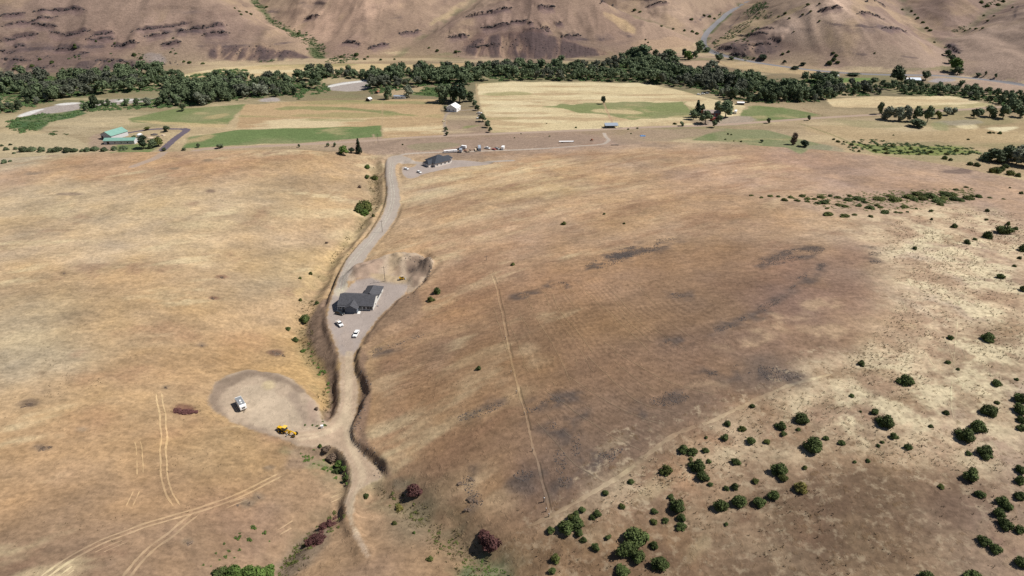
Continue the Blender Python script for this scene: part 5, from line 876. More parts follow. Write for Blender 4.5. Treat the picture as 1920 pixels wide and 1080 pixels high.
FARDOT = [(325,72,5),(140,85,6),(142,90,8),(98,118,8),(75,112,7),(180,78,5),(215,82,5),(252,104,9),(265,110,8),(356,118,8),(345,116,6),(380,120,7),(240,120,6),(205,115,5),(60,125,9),(30,130,10),(448,22,6),(462,24,6),(470,28,7),(452,28,6),(440,16,5),(560,64,7),(500,14,6),(640,108,9),(668,104,9),(684,112,6),(714,113,6),(740,112,5),(690,107,5),(820,96,7),(805,90,5),(855,98,8),(1190,20,8),(1200,23,6),(1298,60,7),(1306,64,8),(1262,55,6),(1240,50,6),(1283,58,6),(1297,38,8),(1330,32,8),(1340,36,6),(1320,30,7),(1210,75,4),(1215,80,4),(1468,102,7),(1478,98,6),(1562,100,7),(1567,106,9),(1563,113,10),(1555,120,12),(1570,118,8),(1536,40,5),(1692,19,6),(1709,22,6),(1720,35,7),(1737,54,8),(1743,58,8),(1730,43,7),(1715,28,5),(1752,80,5),(1767,103,4),(1863,31,5),(1844,30,5),(1852,40,6),(1829,55,6),(1818,55,5),(1810,58,5),(1842,54,6),(1898,15,5),(1840,5,8),(1850,12,9),(1870,10,9),(1880,4,8),(1520,22,6),(1505,28,6),(1515,10,7),(1480,35,6),(1472,26,7),(1460,32,6),(1414,110,6),(1402,78,5),(1488,60,4),(1536,8,5),(1640,100,4)]
batch(FARDOT, lambda px, py, x, y, z, d: shrub(x, y, z, d * 1.15, 'small dark shrub dotted on the far brown hills', 'shrubs dotted on the far hills', 'leaf_juniper', 'b', 'shrub', .8, False))
batch([(1183,251,4),(1365,252,5),(1371,253,5),(1360,262,5),(1390,266,6),(1376,265,4),(1030,256,4),(965,259,4),(1855,250,8),(1863,250,6),(1874,251,9),(1815,262,6),(1675,254,4),(118,130,6),(755,272,5),(1025,232,3),(977,251,3),(1080,240,5),(1265,233,8),(1195,241,5),(1178,243,5)], lambda px, py, x, y, z, d: shrub(x, y, z, d, 'small dark bush dotted on the valley grassland', 'bushes dotted on the valley floor', 'leaf_juniper', 'b', 'shrub', .85, False))

thicket('hill_thicket', 'low olive brush covering the ground between shrubs on the far right hill', [[(1470,366),(1560,362),(1700,356),(1820,352),(1845,366),(1800,380),(1740,392),(1640,396),(1560,392),(1500,378)], [(1560,378),(1640,366),(1700,360),(1780,352),(1810,358),(1830,370),(1780,378),(1740,384),(1700,378),(1640,384),(1580,388)]], 11, 2.4, 'leaf_olive', .45)
thicket('ditch_weeds', 'dark green weeds lining the ditch left of the lane', [[(720,330),(726,362),(718,395),(702,426),(672,458),(648,489),(631,518),(620,547),(612,545),(626,512),(644,482),(668,452),(698,420),(713,392),(719,362),(714,330)], [(590,640),(606,690),(622,730),(620,760),(608,790),(600,786),(612,756),(612,730),(598,695),(582,650)], [(596,845),(626,846),(650,880),(656,905),(640,905),(612,872)]], 26, 1.3, 'leaf_olive', .5)

thicket('gully_brush', 'grey green brush and weeds filling the lower gullies', [[(520,1064),(548,1030),(598,990),(640,962),(652,972),(604,1010),(566,1058),(536,1092),(516,1090)], [(690,908),(750,918),(800,958),(790,985),(730,950)], [(800,985),(850,1010),(900,1050),(880,1062),(820,1030)]], 6, 1.8, 'leaf_olive', .6)
thicket('hollow_weeds', 'bright green weeds in the hollow beside the dirt junction', [[(560,845),(600,838),(626,850),(650,885),(656,905),(640,908),(605,880),(570,870)], [(575,635),(590,660),(612,700),(622,735),(612,740),(596,700),(578,660)]], 5, 2.0, 'leaf_bright', .8)

thicket('maroon_brush', 'maroon dead brush strips along the lower left gully', [[(612,976),(630,966),(640,972),(628,984),(606,996),(596,992)], [(572,1018),(590,1000),(612,998),(604,1014),(584,1030)]], 2.2, 1.9, 'leaf_red', .7)
thicket('gully_grass', 'green edges of the lower left gully', [[(560,1008),(590,982),(622,956),(630,960),(600,988),(568,1016)], [(520,1078),(536,1044),(556,1016),(562,1024),(542,1058),(530,1090)]], 4, 1.5, 'leaf_olive', .6)

# ------------------------------------------------------------------ buildings
mk('siding_tan', (.62, .56, .51), .8, noise=.05); mk('straw', (.52, .44, .26), .9, noise=.12, nscale=3)
def gable_roof(mb, x0, x1, y0, y1, ze, rise, t=.18, ov=.45, axis='x'):
    """two thick slopes with overhang; ridge along the axis"""
    def pt(a, b, z): return (a, b, z) if axis == 'x' else (b, a, z)
    a0, a1, b0, b1 = (x0, x1, y0, y1) if axis == 'x' else (y0, y1, x0, x1)
    mid = (b0 + b1) / 2; half = (b1 - b0) / 2; drop = rise / half * ov
    for s, bb in ((-1, b0 - ov), (1, b1 + ov)):
        v = [pt(a0 - ov, bb, ze - drop), pt(a1 + ov, bb, ze - drop), pt(a1 + ov, mid, ze + rise), pt(a0 - ov, mid, ze + rise)]
        mb.add(v + [(p[0], p[1], p[2] + t) for p in v], [(0, 1, 2, 3), (7, 6, 5, 4), (0, 4, 5, 1), (1, 5, 6, 2), (2, 6, 7, 3), (3, 7, 4, 0)])
    return mb
def gable_walls(mb, x0, x1, y0, y1, h, rise, axis='x', base=-.6):
    if axis == 'x':
        m_ = (y0 + y1) / 2; pr = [(y0, base), (y1, base), (y1, h), (m_, h + rise), (y0, h)]
        n = len(pr); v = [(x0, y, z) for y, z in pr] + [(x1, y, z) for y, z in pr]
    else:
        m_ = (x0 + x1) / 2; pr = [(x0, base), (x1, base), (x1, h), (m_, h + rise), (x0, h)]
        n = len(pr); v = [(x, y0, z) for x, z in pr] + [(x, y1, z) for x, z in pr]
    return mb.add(v, [tuple(range(n)), tuple(range(2 * n - 1, n - 1, -1))] + [(i, i + n, (i + 1) % n + n, (i + 1) % n) for i in range(n)])
def opening(root, name, face, u, z, w, h, off, m, frame=None):
    """window or door slab on a wall: face -y,+y,-x,+x at plane off; u along the wall"""
    e = .06; mb = MB(); fr = MB(); k = .09
    def slab(b, u0, u1, z0, z1, d0, d1):
        if face == '-y': b.box(u0, u1, off - d1, off + d0, z0, z1)
        elif face == '+y': b.box(u0, u1, off - d0, off + d1, z0, z1)
        elif face == '-x': b.box(off - d1, off + d0, u0, u1, z0, z1)
        else: b.box(off - d0, off + d1, u0, u1, z0, z1)
    slab(mb, u - w / 2, u + w / 2, z, z + h, .05, .03); o = mb.build(name, m, root)
    if frame:
        slab(fr, u - w / 2 - k, u + w / 2 + k, z - k, z, .05, .07); slab(fr, u - w / 2 - k, u + w / 2 + k, z + h, z + h + k, .05, .07)
        slab(fr, u - w / 2 - k, u - w / 2, z, z + h, .05, .07); slab(fr, u + w / 2, u + w / 2 + k, z, z + h, .05, .07); fr.build('frame', frame, o)
    return o
def gable_house(name, label, cat, px, py, L, W, h, rise, rot, wall, roof, openings=(), axis='x', ov=.4, center=True, group=None):
    x, y, z = G(px, py); r = empty(name, (x, y, z), math.radians(rot)); tag(r, label, cat, group)
    gable_walls(MB(), -L / 2, L / 2, -W / 2, W / 2, h, rise, axis).build('wall', M[wall], r); gable_roof(MB(), -L / 2, L / 2, -W / 2, W / 2, h, rise, .18, ov, axis).build('roof', M[roof], r)
    for nm, face, u, zz, w, hh_ in openings:
        off = {'-y': -W / 2, '+y': W / 2, '-x': -L / 2, '+x': L / 2}[face]; opening(r, nm, face, u, zz, w, hh_, off, M['glass' if nm == 'window' else 'black' if nm == 'opening' else 'trim' if nm == 'garage_door' else 'grey_wall'], M['trim'] if nm in ('window', 'door') else None)
    return r
# the L-shaped house on the gravel yard
x, y, z = G(673, 572); H1 = empty('house', (x, y + 1.0, z), math.radians(-5)); tag(H1, 'long pale house with dark grey gabled roofs on the gravel yard', 'house')
gable_walls(MB(), -9.2, 9.2, -6.2, 6.2, 2.9, 2.9).build('wall', M['siding'], H1); MB().box(1.0, 9.19, 6.2, 15.0, -.6, 2.7).build('wall', M['siding'], H1)
gable_walls(MB(), -4.6, 1.6, -9.6, -6.2, 2.75, 1.75, 'y').build('wall', M['siding_blue'], H1)
gable_roof(MB(), -9.2, 9.2, -6.2, 6.2, 2.9, 2.9).build('roof', M['shingle'], H1)
rb = MB(); hp = 2.3; x0, x1, y0, y1 = .5, 9.65, 3.0, 15.5; mx = (x0 + x1) / 2; ze = 2.75        # rear wing: hipped at its far end
rb.add([(x0, y0, ze), (mx, y0, ze + hp + .2), (mx, y1 - 3.6, ze + hp + .2), (x0, y1, ze), (x1, y0, ze), (x1, y1, ze), (x0, y0, ze - .15), (x0, y1, ze - .15), (x1, y1, ze - .15), (x1, y0, ze - .15)], [(0, 1, 2, 3), (1, 4, 5, 2), (3, 2, 5), (0, 3, 7, 6), (3, 5, 8, 7), (5, 4, 9, 8), (6, 7, 8, 9)]); rb.build('roof', M['shingle'], H1)
gable_roof(MB(), -4.6, 1.6, -9.6, -2.2, 2.75, 1.75, .18, .4, 'y').build('roof', M['shingle'], H1)
gp = MB(); gp.box(-9.3, -4.9, -8.1, -6.25, 2.5, 2.68); gp.build('porch_roof', M['shingle'], H1)
pp = MB(); [pp.box(a - .09, a + .09, -7.95, -7.77, -.3, 2.5) for a in (-9.1, -7.0, -5.0)]; pp.build('porch_post', M['trim'], H1)
for u in (2.6, 4.6, 6.6, 8.1): opening(H1, 'window', '-y', u, .9, 1.15, 1.3, -6.2, M['glass'], M['siding_blue'])
opening(H1, 'garage_door', '-y', -1.5, 0, 4.4, 2.2, -9.6, M['siding_blue']); opening(H1, 'door', '-y', -6.2, 0, 1.0, 2.1, -6.2, M['dark_paint'], M['trim']); opening(H1, 'window', '-y', -8.0, .9, 1.2, 1.3, -6.2, M['glass'], M['trim'])
opening(H1, 'window', '+x', -1.5, .9, 1.1, 1.2, 9.2, M['glass'], M['trim']); opening(H1, 'door', '+x', 4.2, .2, 1.0, 2.0, 9.2, M['grey_wall'], M['trim']); opening(H1, 'window', '+x', 10.5, .9, 1.4, 1.2, 9.2, M['glass'], M['trim']); opening(H1, 'window', '-x', 0, .9, 1.4, 1.2, -9.2, M['glass'], M['trim'])
MB().box(9.2, 11.3, 3.2, 5.2, -.5, .22).box(11.3, 11.7, 3.4, 5.0, -.5, .08).build('step', M['concrete'], H1)
MB().box(1.65, 4.7, -9.9, -6.9, -.5, .06).build('slab', M['concrete'], H1)
vt = MB(); [vt.tube((a, b, 4.2), (a, b, 4.2 + .9), .07, .07, 6) for a, b in ((-5, -2.6), (6.6, -2.2))]; vt.build('vent_pipe', M['steel'], H1)
MB().box(10.2, 10.9, -2.2, -1.5, -.3, .8).build('heat_pump', M['grey_paint'], H1)
MB().box(-9.7, 9.7, -6.78, -6.66, 2.52, 2.66).build('gutter', M['dark_paint'], H1)
# the hipped house by the valley road
x, y, z = G(822, 306); H2 = empty('house', (x, y, z), math.radians(40)); tag(H2, 'dark hip roofed house near the valley road beside the lane', 'house')
a, b = 8.2, 7.2; MB().box(-a, a, -b, b, -1, 3.4).build('wall', M['siding_tan'], H2)
hr = MB(); o_ = .6; A_, B_ = a + o_, b + o_; hr.add([(-A_, -B_, 3.3), (A_, -B_, 3.3), (A_, B_, 3.3), (-A_, B_, 3.3), (-.9, 0, 7.6), (.9, 0, 7.6), (-A_, -B_, 3.12), (A_, -B_, 3.12), (A_, B_, 3.12), (-A_, B_, 3.12)], [(0, 1, 5, 4), (1, 2, 5), (2, 3, 4, 5), (3, 0, 4), (9, 8, 7, 6), (0, 6, 7, 1), (1, 7, 8, 2), (2, 8, 9, 3), (3, 9, 6, 0)]); hr.build('roof', M['shingle_blue'], H2)
MB().box(-12.5, -8.2, -3.8, 4.2, -1, 2.8).build('wall', M['siding_tan'], H2)
hr = MB(); hr.add([(-13, -4.3, 2.7), (-7.5, -4.3, 2.7), (-13, 4.7, 2.7), (-7.5, 4.7, 2.7), (-10.8, .2, 4.9), (-5.2, .2, 4.9), (-13, -4.3, 2.55), (-7.5, -4.3, 2.55), (-13, 4.7, 2.55), (-7.5, 4.7, 2.55)], [(0, 1, 5, 4), (3, 2, 4, 5), (2, 0, 4), (0, 6, 7, 1), (2, 8, 6, 0), (3, 9, 8, 2), (6, 8, 9, 7)]); hr.build('roof', M['shingle_blue'], H2)
MB().box(8.2, 13.5, -1.5, 5.6, -1, 2.6).build('wall', M['siding_tan'], H2)
hr = MB(); hr.add([(7.6, -2, 2.55), (14, -2, 2.55), (14, 6.1, 2.55), (7.6, 6.1, 2.55), (5.6, 2, 4.5), (11.8, 2, 4.5), (7.6, -2, 2.4), (14, -2, 2.4), (14, 6.1, 2.4), (7.6, 6.1, 2.4)], [(0, 1, 5, 4), (1, 2, 5), (2, 3, 4, 5), (0, 6, 7, 1), (1, 7, 8, 2), (2, 8, 9, 3), (6, 9, 8, 7)]); hr.build('roof', M['shingle_blue'], H2)
for u in (-6, -2, 2, 6): opening(H2, 'window', '-y', u, 1.0, 1.3, 1.2, -7.2, M['glass'], M['trim'])
opening(H2, 'garage_door', '-x', 0, 0, 5, 2.3, -12.5, M['grey_wall']); opening(H2, 'door', '-x', -6.4, 0, 1, 2.1, -8.2, M['trim'], M['trim'])
MB().box(8.2, 11, -4.6, -1.6, -.8, .2).build('slab', M['concrete'], H2)
# farm buildings
gable_house('green_roofed_barn', 'taller green roofed grey barn with gable end to the left front', 'barn', 216, 257, 15, 19, 4.6, 3.2, -24, 'grey_wall', 'green_roof', [('opening', '-y', -5.5, 0, 2.2, 3), ('door', '-y', 0, 0, 1, 2.1)], 'y', .5)
gable_house('green_roofed_barn', 'long low green roofed white barn nearest the left hill crest', 'barn', 228, 268, 29, 9, 3.6, 1.6, 3, 'grey_wall', 'green_roof', [('opening', '-y', -10.5, 0, 2.2, 2.8), ('window', '-y', -4, 1.2, 1.2, 1), ('window', '-y', 2, 1.2, 1.2, 1), ('window', '-y', 8, 1.2, 1.2, 1), ('door', '-y', 12, 0, 1, 2.1)], 'x', .5)
def tank(px, py, r, h, label, m='white_paint', name='storage_tank'):
    x, y, z = G(px, py); e = empty(name, (x, y, z)); tag(e, label, 'tank'); MB().tube((0, 0, -.4), (0, 0, h), r, r, 18).build('shell', M[m], e, smooth=False)
    mb = MB(); mb.tube((0, 0, h), (0, 0, h + r * .35), r * 1.02, r * .55, 18).tube((0, 0, h + r * .35), (0, 0, h + r * .5), r * .55, r * .1, 18); mb.build('dome_cap', M[m], e); MB().tube((0, 0, h + r * .48), (0, 0, h + r * .48 + .3), .3, .3, 10).build('hatch', M['steel'], e); MB().box(r - .05, r + .12, -.25, .25, 0, h).build('ladder', M['steel'], e)
tank(222, 255, 3.0, 3.0, 'large white tank between the two green roofed barns'); tank(231, 250, 1.5, 2.6, 'small white tank right of the large tank by the barns'); tank(263, 258, 2.6, 3.2, 'white tank at the right end of the long barn')
for px, py, r, label, m in [(282, 259, 3.2, 'pale gravel heap right of the barns', 'tan'), (289, 253, 3.6, 'grey stone heap behind the gravel heap', 'stone'), (275, 256, 3.0, 'brownish earth heap at the barn yard', 'wood'), (306, 254, 2.6, 'pinkish soil heap near the paved drive', 'tan'), (297, 256, 2.0, 'low rubble heap between the soil heaps', 'stone')]:
    x, y, z = G(px, py); v = IV2 * (1 + rng.uniform(-.2, .2, (len(IV2), 1))) * np.array((r, r * .8, r * .45)); v[:, 2] = np.maximum(v[:, 2], -.3); o = link('soil_heap', mesh_np('soil_heap', v, IF2, M[m])); o.location = (x, y, z); tag(o, label, 'heap')
gable_house('farmhouse', 'white gabled house at the end of the drive between the hay fields', 'house', 850, 207, 13, 12, 4.2, 3.4, -18, 'white_roof', 'white_roof', [('window', '-y', -2.4, 1.2, 1.2, 1.3), ('window', '-y', 2.4, 1.2, 1.2, 1.3), ('window', '+x', -1, 1.2, 1.4, 1.2), ('door', '+x', 2.4, 0, 1, 2.1)], 'y', .5)
gable_house('shed', 'small white shed left of the white gabled house', 'shed', 839, 208, 3.4, 3.0, 2.3, .8, -18, 'white_roof', 'white_roof', [('door', '-y', 0, 0, .9, 1.9)], 'x', .2)
gable_house('mobile_home', 'pale mobile home under the trees beyond the tan field', 'mobile home', 750, 184, 14, 6, 2.8, .8, -4, 'white_roof', 'metal_roof', [('window', '-y', -4, 1, 1.4, 1), ('window', '-y', 3, 1, 1.4, 1), ('door', '-y', 0, 0, 1, 2)], 'x', .3)
gable_house('shed', 'white roofed open shed left of the mobile home', 'shed', 692, 189, 5.5, 5, 2.6, 1.4, -25, 'old_wood', 'white_roof', [('opening', '-y', 0, 0, 3.4, 2.2)], 'y', .4)
gable_house('shed', 'small dark fronted shed up behind the open shed', 'shed', 708, 175, 4, 4, 2.2, 1.0, -20, 'old_wood', 'rust', [('opening', '-y', 0, 0, 2.4, 1.8)], 'y', .3)
gable_house('farmhouse', 'red farmhouse with pale brown roof between the big trees', 'house', 1334, 216, 18, 9, 3.6, 2.2, -8, 'red_wall', 'brown_roof', [('window', '-y', -5, 1, 1.3, 1.2), ('window', '-y', 0, 1, 1.3, 1.2), ('door', '-y', 3, 0, 1, 2.1), ('window', '-y', 6.5, 1, 1.3, 1.2), ('window', '+x', 0, 1, 1.2, 1.2)], 'x', .5)
gable_house('red_outbuilding', 'small red outbuilding in front of the red farmhouse', 'outbuilding', 1338, 226, 6, 5, 2.6, 1.4, 20, 'red', 'red_wall', [('door', '-y', 0, 0, 1, 2), ('window', '-y', 2, 1, .8, .8)], 'y', .3)
gable_house('red_outbuilding', 'red lean shed behind the left conifer of the farmhouse', 'outbuilding', 1320, 214, 8, 6, 2.8, 1.5, 30, 'red', 'rust', [('door', '-y', 0, 0, 1.2, 2)], 'x', .3)
gable_house('shed', 'low dark shed at the edge of the river trees', 'shed', 1388, 196, 8, 4, 2.4, .8, -5, 'old_wood', 'white_roof', [('opening', '-y', 0, 0, 5, 1.9)], 'x', .3)
gable_house('house', 'white roofed house half hidden behind the river trees', 'house', 1240, 117, 22, 9, 3.2, 1.8, -22, 'white_roof', 'white_roof', [('window', '-y', -6, 1, 1.4, 1.2), ('window', '-y', 0, 1, 1.4, 1.2), ('door', '-y', 4, 0, 1, 2.1)], 'x', .4)
gable_house('shed', 'white shed left of the grey house near the far highway', 'shed', 1702, 152, 7, 5, 2.8, 1.2, 8, 'white_roof', 'white_roof', [('opening', '-y', 0, 0, 2.4, 2.2)], 'y', .3)
gable_house('house', 'pale grey gabled house beside the far highway', 'house', 1714, 153, 13, 8, 3.0, 2.2, -6, 'grey_wall', 'metal_roof', [('window', '-y', -3, 1, 1.2, 1.2), ('window', '-y', 3, 1, 1.2, 1.2), ('door', '-y', 0, 0, 1, 2.1)], 'x', .4)
# pole shelter with a metal roof in the hay field
x, y, z = G(1146, 239); S = empty('livestock_shelter', (x, y, z), math.radians(3)); tag(S, 'open livestock shelter with a blue grey metal roof by the valley road', 'shelter')
sr = MB(); sr.add([(-7, -3.6, 2.7), (7, -3.6, 2.7), (7, 3.8, 3.9), (-7, 3.8, 3.9), (-7, -3.6, 2.85), (7, -3.6, 2.85), (7, 3.8, 4.05), (-7, 3.8, 4.05)], [(0, 1, 2, 3), (7, 6, 5, 4), (0, 4, 5, 1), (1, 5, 6, 2), (2, 6, 7, 3), (3, 7, 4, 0)]); sr.build('roof', M['metal_roof'], S)
for a in (-6.6, -2.2, 2.2, 6.6):
    MB().box(a - .12, a + .12, -3.2, -2.96, -.5, 2.75).build('post', M['old_wood'], S); MB().box(a - .12, a + .12, 3.3, 3.54, -.5, 3.8).build('post', M['old_wood'], S)
MB().box(-6.6, 6.6, 3.55, 3.65, 0, 3.4).build('back_wall', M['old_wood'], S); MB().box(-10.5, -7.2, -3.4, -3.28, .5, .62).box(-10.5, -7.2, -3.4, -3.28, 1.0, 1.12).box(7.2, 11, -3.4, -3.28, .5, .62).box(7.2, 11, -3.4, -3.28, 1.0, 1.12).build('corral_rail', M['old_wood'], S)
for a in (-10.5, -9, 8.8, 11): MB().box(a - .1, a + .1, -3.28, -3.08, -.3, 1.4).build('post', M['old_wood'], S)
# power poles
def pole(px, py, h, label):
    x, y, z = G(px, py); e = empty('power_pole', (x, y, z), .3); tag(e, label, 'power pole', 'power poles along the lane'); MB().tube((0, 0, -.8), (0, 0, h), .16, .10, 8).build('pole', M['old_wood'], e); MB().box(-1.2, 1.2, -.07, .07, h - .9, h - .76).build('crossarm', M['old_wood'], e)
    for a in (-1.05, 0, 1.05): MB().tube((a, 0, h - .76), (a, 0, h - .52), .06, .05, 6).build('insulator', M['steel'], e)
pole(722, 527, 9.5, 'power pole at the dug earth bank above the house yard'); pole(717, 435, 8.5, 'power pole standing beside the lane bend'); pole(709, 268, 9.5, 'power pole at the valley road junction'); pole(912, 488, 3.2, 'short post at the upper end of the fence trail')
def post(px, py, h, label, r=.09):
    x, y, z = G(px, py); e = empty('fence_post', (x, y, z)); tag(e, label, 'fence post', 'posts along the fence trail'); MB().tube((0, 0, -.3), (0, 0, h), r, r * .9, 7).build('post', M['old_wood'], e); MB().tube((0, 0, h), (0, 0, h + .04), r * .9, r * .5, 7).build('cap', M['steel'], e)
for i, q in enumerate([(1020, 941, 1.9, .22), (1024, 959, 1.5, .16), (1029, 969, 1.4, .16), (968, 738, 1.4, .14), (958, 700, 1.3, .13), (948, 636, 1.3, .13), (983, 778, 1.3, .13), (999, 846, 1.3, .13)]):
    post(q[0], q[1], q[2], ['thick corner post near the bottom end of the fence trail', 'second post below the thick corner post', 'last post at the very bottom of the fence trail', 'post halfway down the fence trail', 'post above the halfway post on the fence trail', 'highest post near the top of the fence trail', 'post below the halfway post on the fence trail', 'post in the lower third of the fence trail'][i], q[3])

# ------------------------------------------------------------------ vehicles
def wheels(root, xs, w, r=.36, tw=.24, rim='steel'):
    for x_ in xs:
        for s in (-1, 1):
            o = MB().tube((x_, s * w / 2 - s * tw, r), (x_, s * w / 2 + .01 * s, r), r, r, 14).build('wheel', M['rubber'], root); MB().tube((x_, s * w / 2, r), (x_, s * (w / 2 + .025), r), r * .58, r * .5, 10).build('rim', M[rim], o)
def heading_place(name, px, py, px2, py2, label, cat, group=None):
    """stands at the first photograph point and looks towards the second"""
    x, y, z = G(px, py); x2, y2, z2 = G(px2, py2); return tag(empty(name, (x, y, z), math.atan2(y2 - y, x2 - x)), label, cat, group)
def pickup(px, py, px2, py2, label, paint='white_paint', load=None, group=None):
    r = heading_place('pickup_truck', px, py, px2, py2, label, 'pickup truck', group); m = M[paint]; w = 1.98
    MB().prism([(-2.9, .45), (2.85, .45), (2.9, .72), (2.78, 1.12), (1.35, 1.20), (1.0, 1.22), (-1.0, 1.22), (-1.02, 1.0), (-2.9, 1.0)], -w / 2, w / 2).build('body', m, r, .05)
    MB().box(-2.9, -1.05, -w / 2, -w / 2 + .09, .95, 1.25).box(-2.9, -1.05, w / 2 - .09, w / 2, .95, 1.25).box(-2.92, -2.82, -w / 2 + .09, w / 2 - .09, .9, 1.24).build('bed_side', m, r)
    MB().box(-2.8, -1.06, -w / 2 + .1, w / 2 - .1, 1.0, 1.03).build('bed_floor', M['black'], r)
    c = MB(); c.add([(-1.0, -.95, 1.2), (1.35, -.95, 1.18), (.62, -.76, 1.80), (-.88, -.76, 1.82), (-1.0, .95, 1.2), (1.35, .95, 1.18), (.62, .76, 1.80), (-.88, .76, 1.82)], [(0, 1, 2, 3), (7, 6, 5, 4), (1, 5, 6, 2), (4, 0, 3, 7), (0, 4, 5, 1)]); c.build('windows', M['glass'], r)
    MB().box(-.95, .66, -.8, .8, 1.79, 1.88, .06, .06).build('cab_roof', m, r, .03)
    for s in (-1, 1): MB().box(2.82, 2.93, s * .68 - .2, s * .68 + .2, .78, .98).build('headlight', M['trim'], r); MB().box(-2.95, -2.88, s * .88 - .08, s * .88 + .08, .8, 1.1).build('tail_light', M['red'], r); MB().box(.95, 1.12, s * 1.08 - .1, s * 1.08 + .1, 1.2, 1.38).build('mirror', m, r)
    MB().box(2.86, 2.97, -.95, .95, .42, .62).build('bumper', M['steel'], r); MB().box(2.80, 2.90, -.42, .42, .72, 1.0).build('grille', M['black'], r); wheels(r, (1.85, -1.85), w)
    if load: MB().box(-2.7, -1.2, -.7, .7, 1.03, 1.25).build('load', M[load], r)
    return r
def car(px, py, px2, py2, label, paint='white_paint', tall=1.65, L=4.7, group=None, name='parked_car', cat='car'):
    r = heading_place(name, px, py, px2, py2, label, cat, group); m = M[paint]; w = 1.84; a = L / 2
    MB().prism([(-a, .4), (a, .4), (a, .7), (a - .12, .92), (a * .42, 1.02), (-a * .96, 1.06), (-a, .9)], -w / 2, w / 2).build('body', m, r, .06)
    c = MB(); f = a * .42; c.add([(-a * .92, -.86, 1.02), (f, -.86, 1.0), (f - .62, -.68, tall - .06), (-a * .78, -.68, tall - .06), (-a * .92, .86, 1.02), (f, .86, 1.0), (f - .62, .68, tall - .06), (-a * .78, .68, tall - .06)], [(0, 1, 2, 3), (7, 6, 5, 4), (1, 5, 6, 2), (4, 0, 3, 7), (0, 4, 5, 1)]); c.build('windows', M['glass'], r)
    MB().box(-a * .80, f - .58, -.72, .72, tall - .07, tall, .05, .05).build('roof', m, r, .02)
    for s in (-1, 1): MB().box(a - .08, a + .02, s * .66 - .18, s * .66 + .18, .68, .84).build('headlight', M['trim'], r); MB().box(-a - .03, -a + .05, s * .74 - .14, s * .74 + .14, .78, .94).build('tail_light', M['red'], r)
    MB().box(a - .02, a + .06, -.85, .85, .38, .55).build('bumper', M['black'], r); wheels(r, (a * .6, -a * .6), w, .33, .2); return r
pickup(637, 609, 644.5, 617, 'white pickup with a tan load parked left on the gravel yard', load='tan'); pickup(668, 628, 663.5, 636.5, 'white pickup parked alone at the lower right of the gravel yard', load='white_roof')
car(637, 589, 647, 591.5, 'dark grey wagon parked in front of the house at the porch', 'dark_paint', 1.75, 4.9)
car(786, 324, 792, 326, 'white car parked on the gravel below the hip roofed house', L=4.6); car(762, 318, 767, 319, 'small white car at the lane turn-off left of the other car', L=4.0, tall=1.5); car(801, 309, 807, 311.5, 'pale car in the shade of the hip roofed house', 'steel', L=4.6)
def rv(px, py, px2, py2, label, L=7.5, W=2.5, Hh=3.0, m='white_paint', name='camper_trailer', cat='camper trailer', band='grey_paint', roof='steel', group=None, gear=True):
    r = heading_place(name, px, py, px2, py2, label, cat, group); a = L / 2
    MB().prism([(-a, .55), (a - .35, .55), (a, 1.2), (a - .08, Hh - .5), (a - .6, Hh), (-a + .1, Hh), (-a, Hh - .25)], -W / 2, W / 2).build('body', M[m], r, .05)
    MB().box(-a + .45, a - .75, -W / 2 + .08, W / 2 - .08, Hh + .0, Hh + .05).build('roof', M[roof], r)
    if gear: MB().box(-.5, .4, -.42, .42, Hh + .05, Hh + .36, .08, .08).build('air_conditioner', M['white_roof'], r); MB().box(a - 2.3, a - 1.7, -.3, .3, Hh + .05, Hh + .16).build('roof_vent', M['trim'], r)
    for s in (-1, 1):
        for u in (-a * .55, a * .35): MB().box(u - .55, u + .55, s * (W / 2 + .005) - .015, s * (W / 2 + .005) + .015, 1.55, 2.2).build('window', M['glass'], r)
        MB().box(-a + .15, a - .6, s * (W / 2 + .004) - .012, s * (W / 2 + .004) + .012, .95, 1.15).build('stripe', M[band], r)
    MB().box(a - .12, a + .02, -.6, .6, 1.5, 2.1).build('window', M['glass'], r); MB().box(.2, .95, -W / 2 - .03, -W / 2, .6, 2.4).build('door', M['trim'], r)
    MB().box(a - .3, a + 1.1, -.07, .07, .45, .58).build('hitch', M['black'], r); wheels(r, (-.45, .45), W - .1, .36); return r
rv(453, 763, 458.5, 772, 'white camper trailer with a grey roof standing on the bare dirt pad', 7.0, 2.6, 3.1, roof='grey_paint')
# motor grader
x, y, z = G(538, 812); GR = heading_place('motor_grader', 538, 812, 553, 817, 'yellow motor grader parked at the edge of the dirt pad', 'motor grader'); Y_ = M['yellow']
MB().prism([(-4.3, 1.0), (-1.3, 1.0), (-1.3, 2.05), (-3.9, 2.15), (-4.3, 1.9)], -.62, .62).build('engine_hood', Y_, GR, .05); MB().box(-3.6, -2.2, -.63, .63, 1.25, 1.85).build('grille', M['black'], GR)
MB().box(-1.35, .15, -.78, .78, 1.0, 1.55).build('cab_base', Y_, GR); MB().box(-1.3, .1, -.75, .75, 1.55, 2.95, .1, .08).build('cab_glass', M['glass'], GR); MB().box(-1.4, .25, -.85, .85, 2.95, 3.1).build('cab_roof', M['yellow_pale'], GR, .03)
MB().tube((-.2, 0, 1.35), (2.6, 0, 1.9), .26, .22, 8).tube((2.5, 0, 1.9), (4.2, 0, 1.35), .22, .25, 8).build('front_frame', Y_, GR); MB().box(3.7, 4.5, -.35, .35, .9, 1.6).build('front_block', Y_, GR)
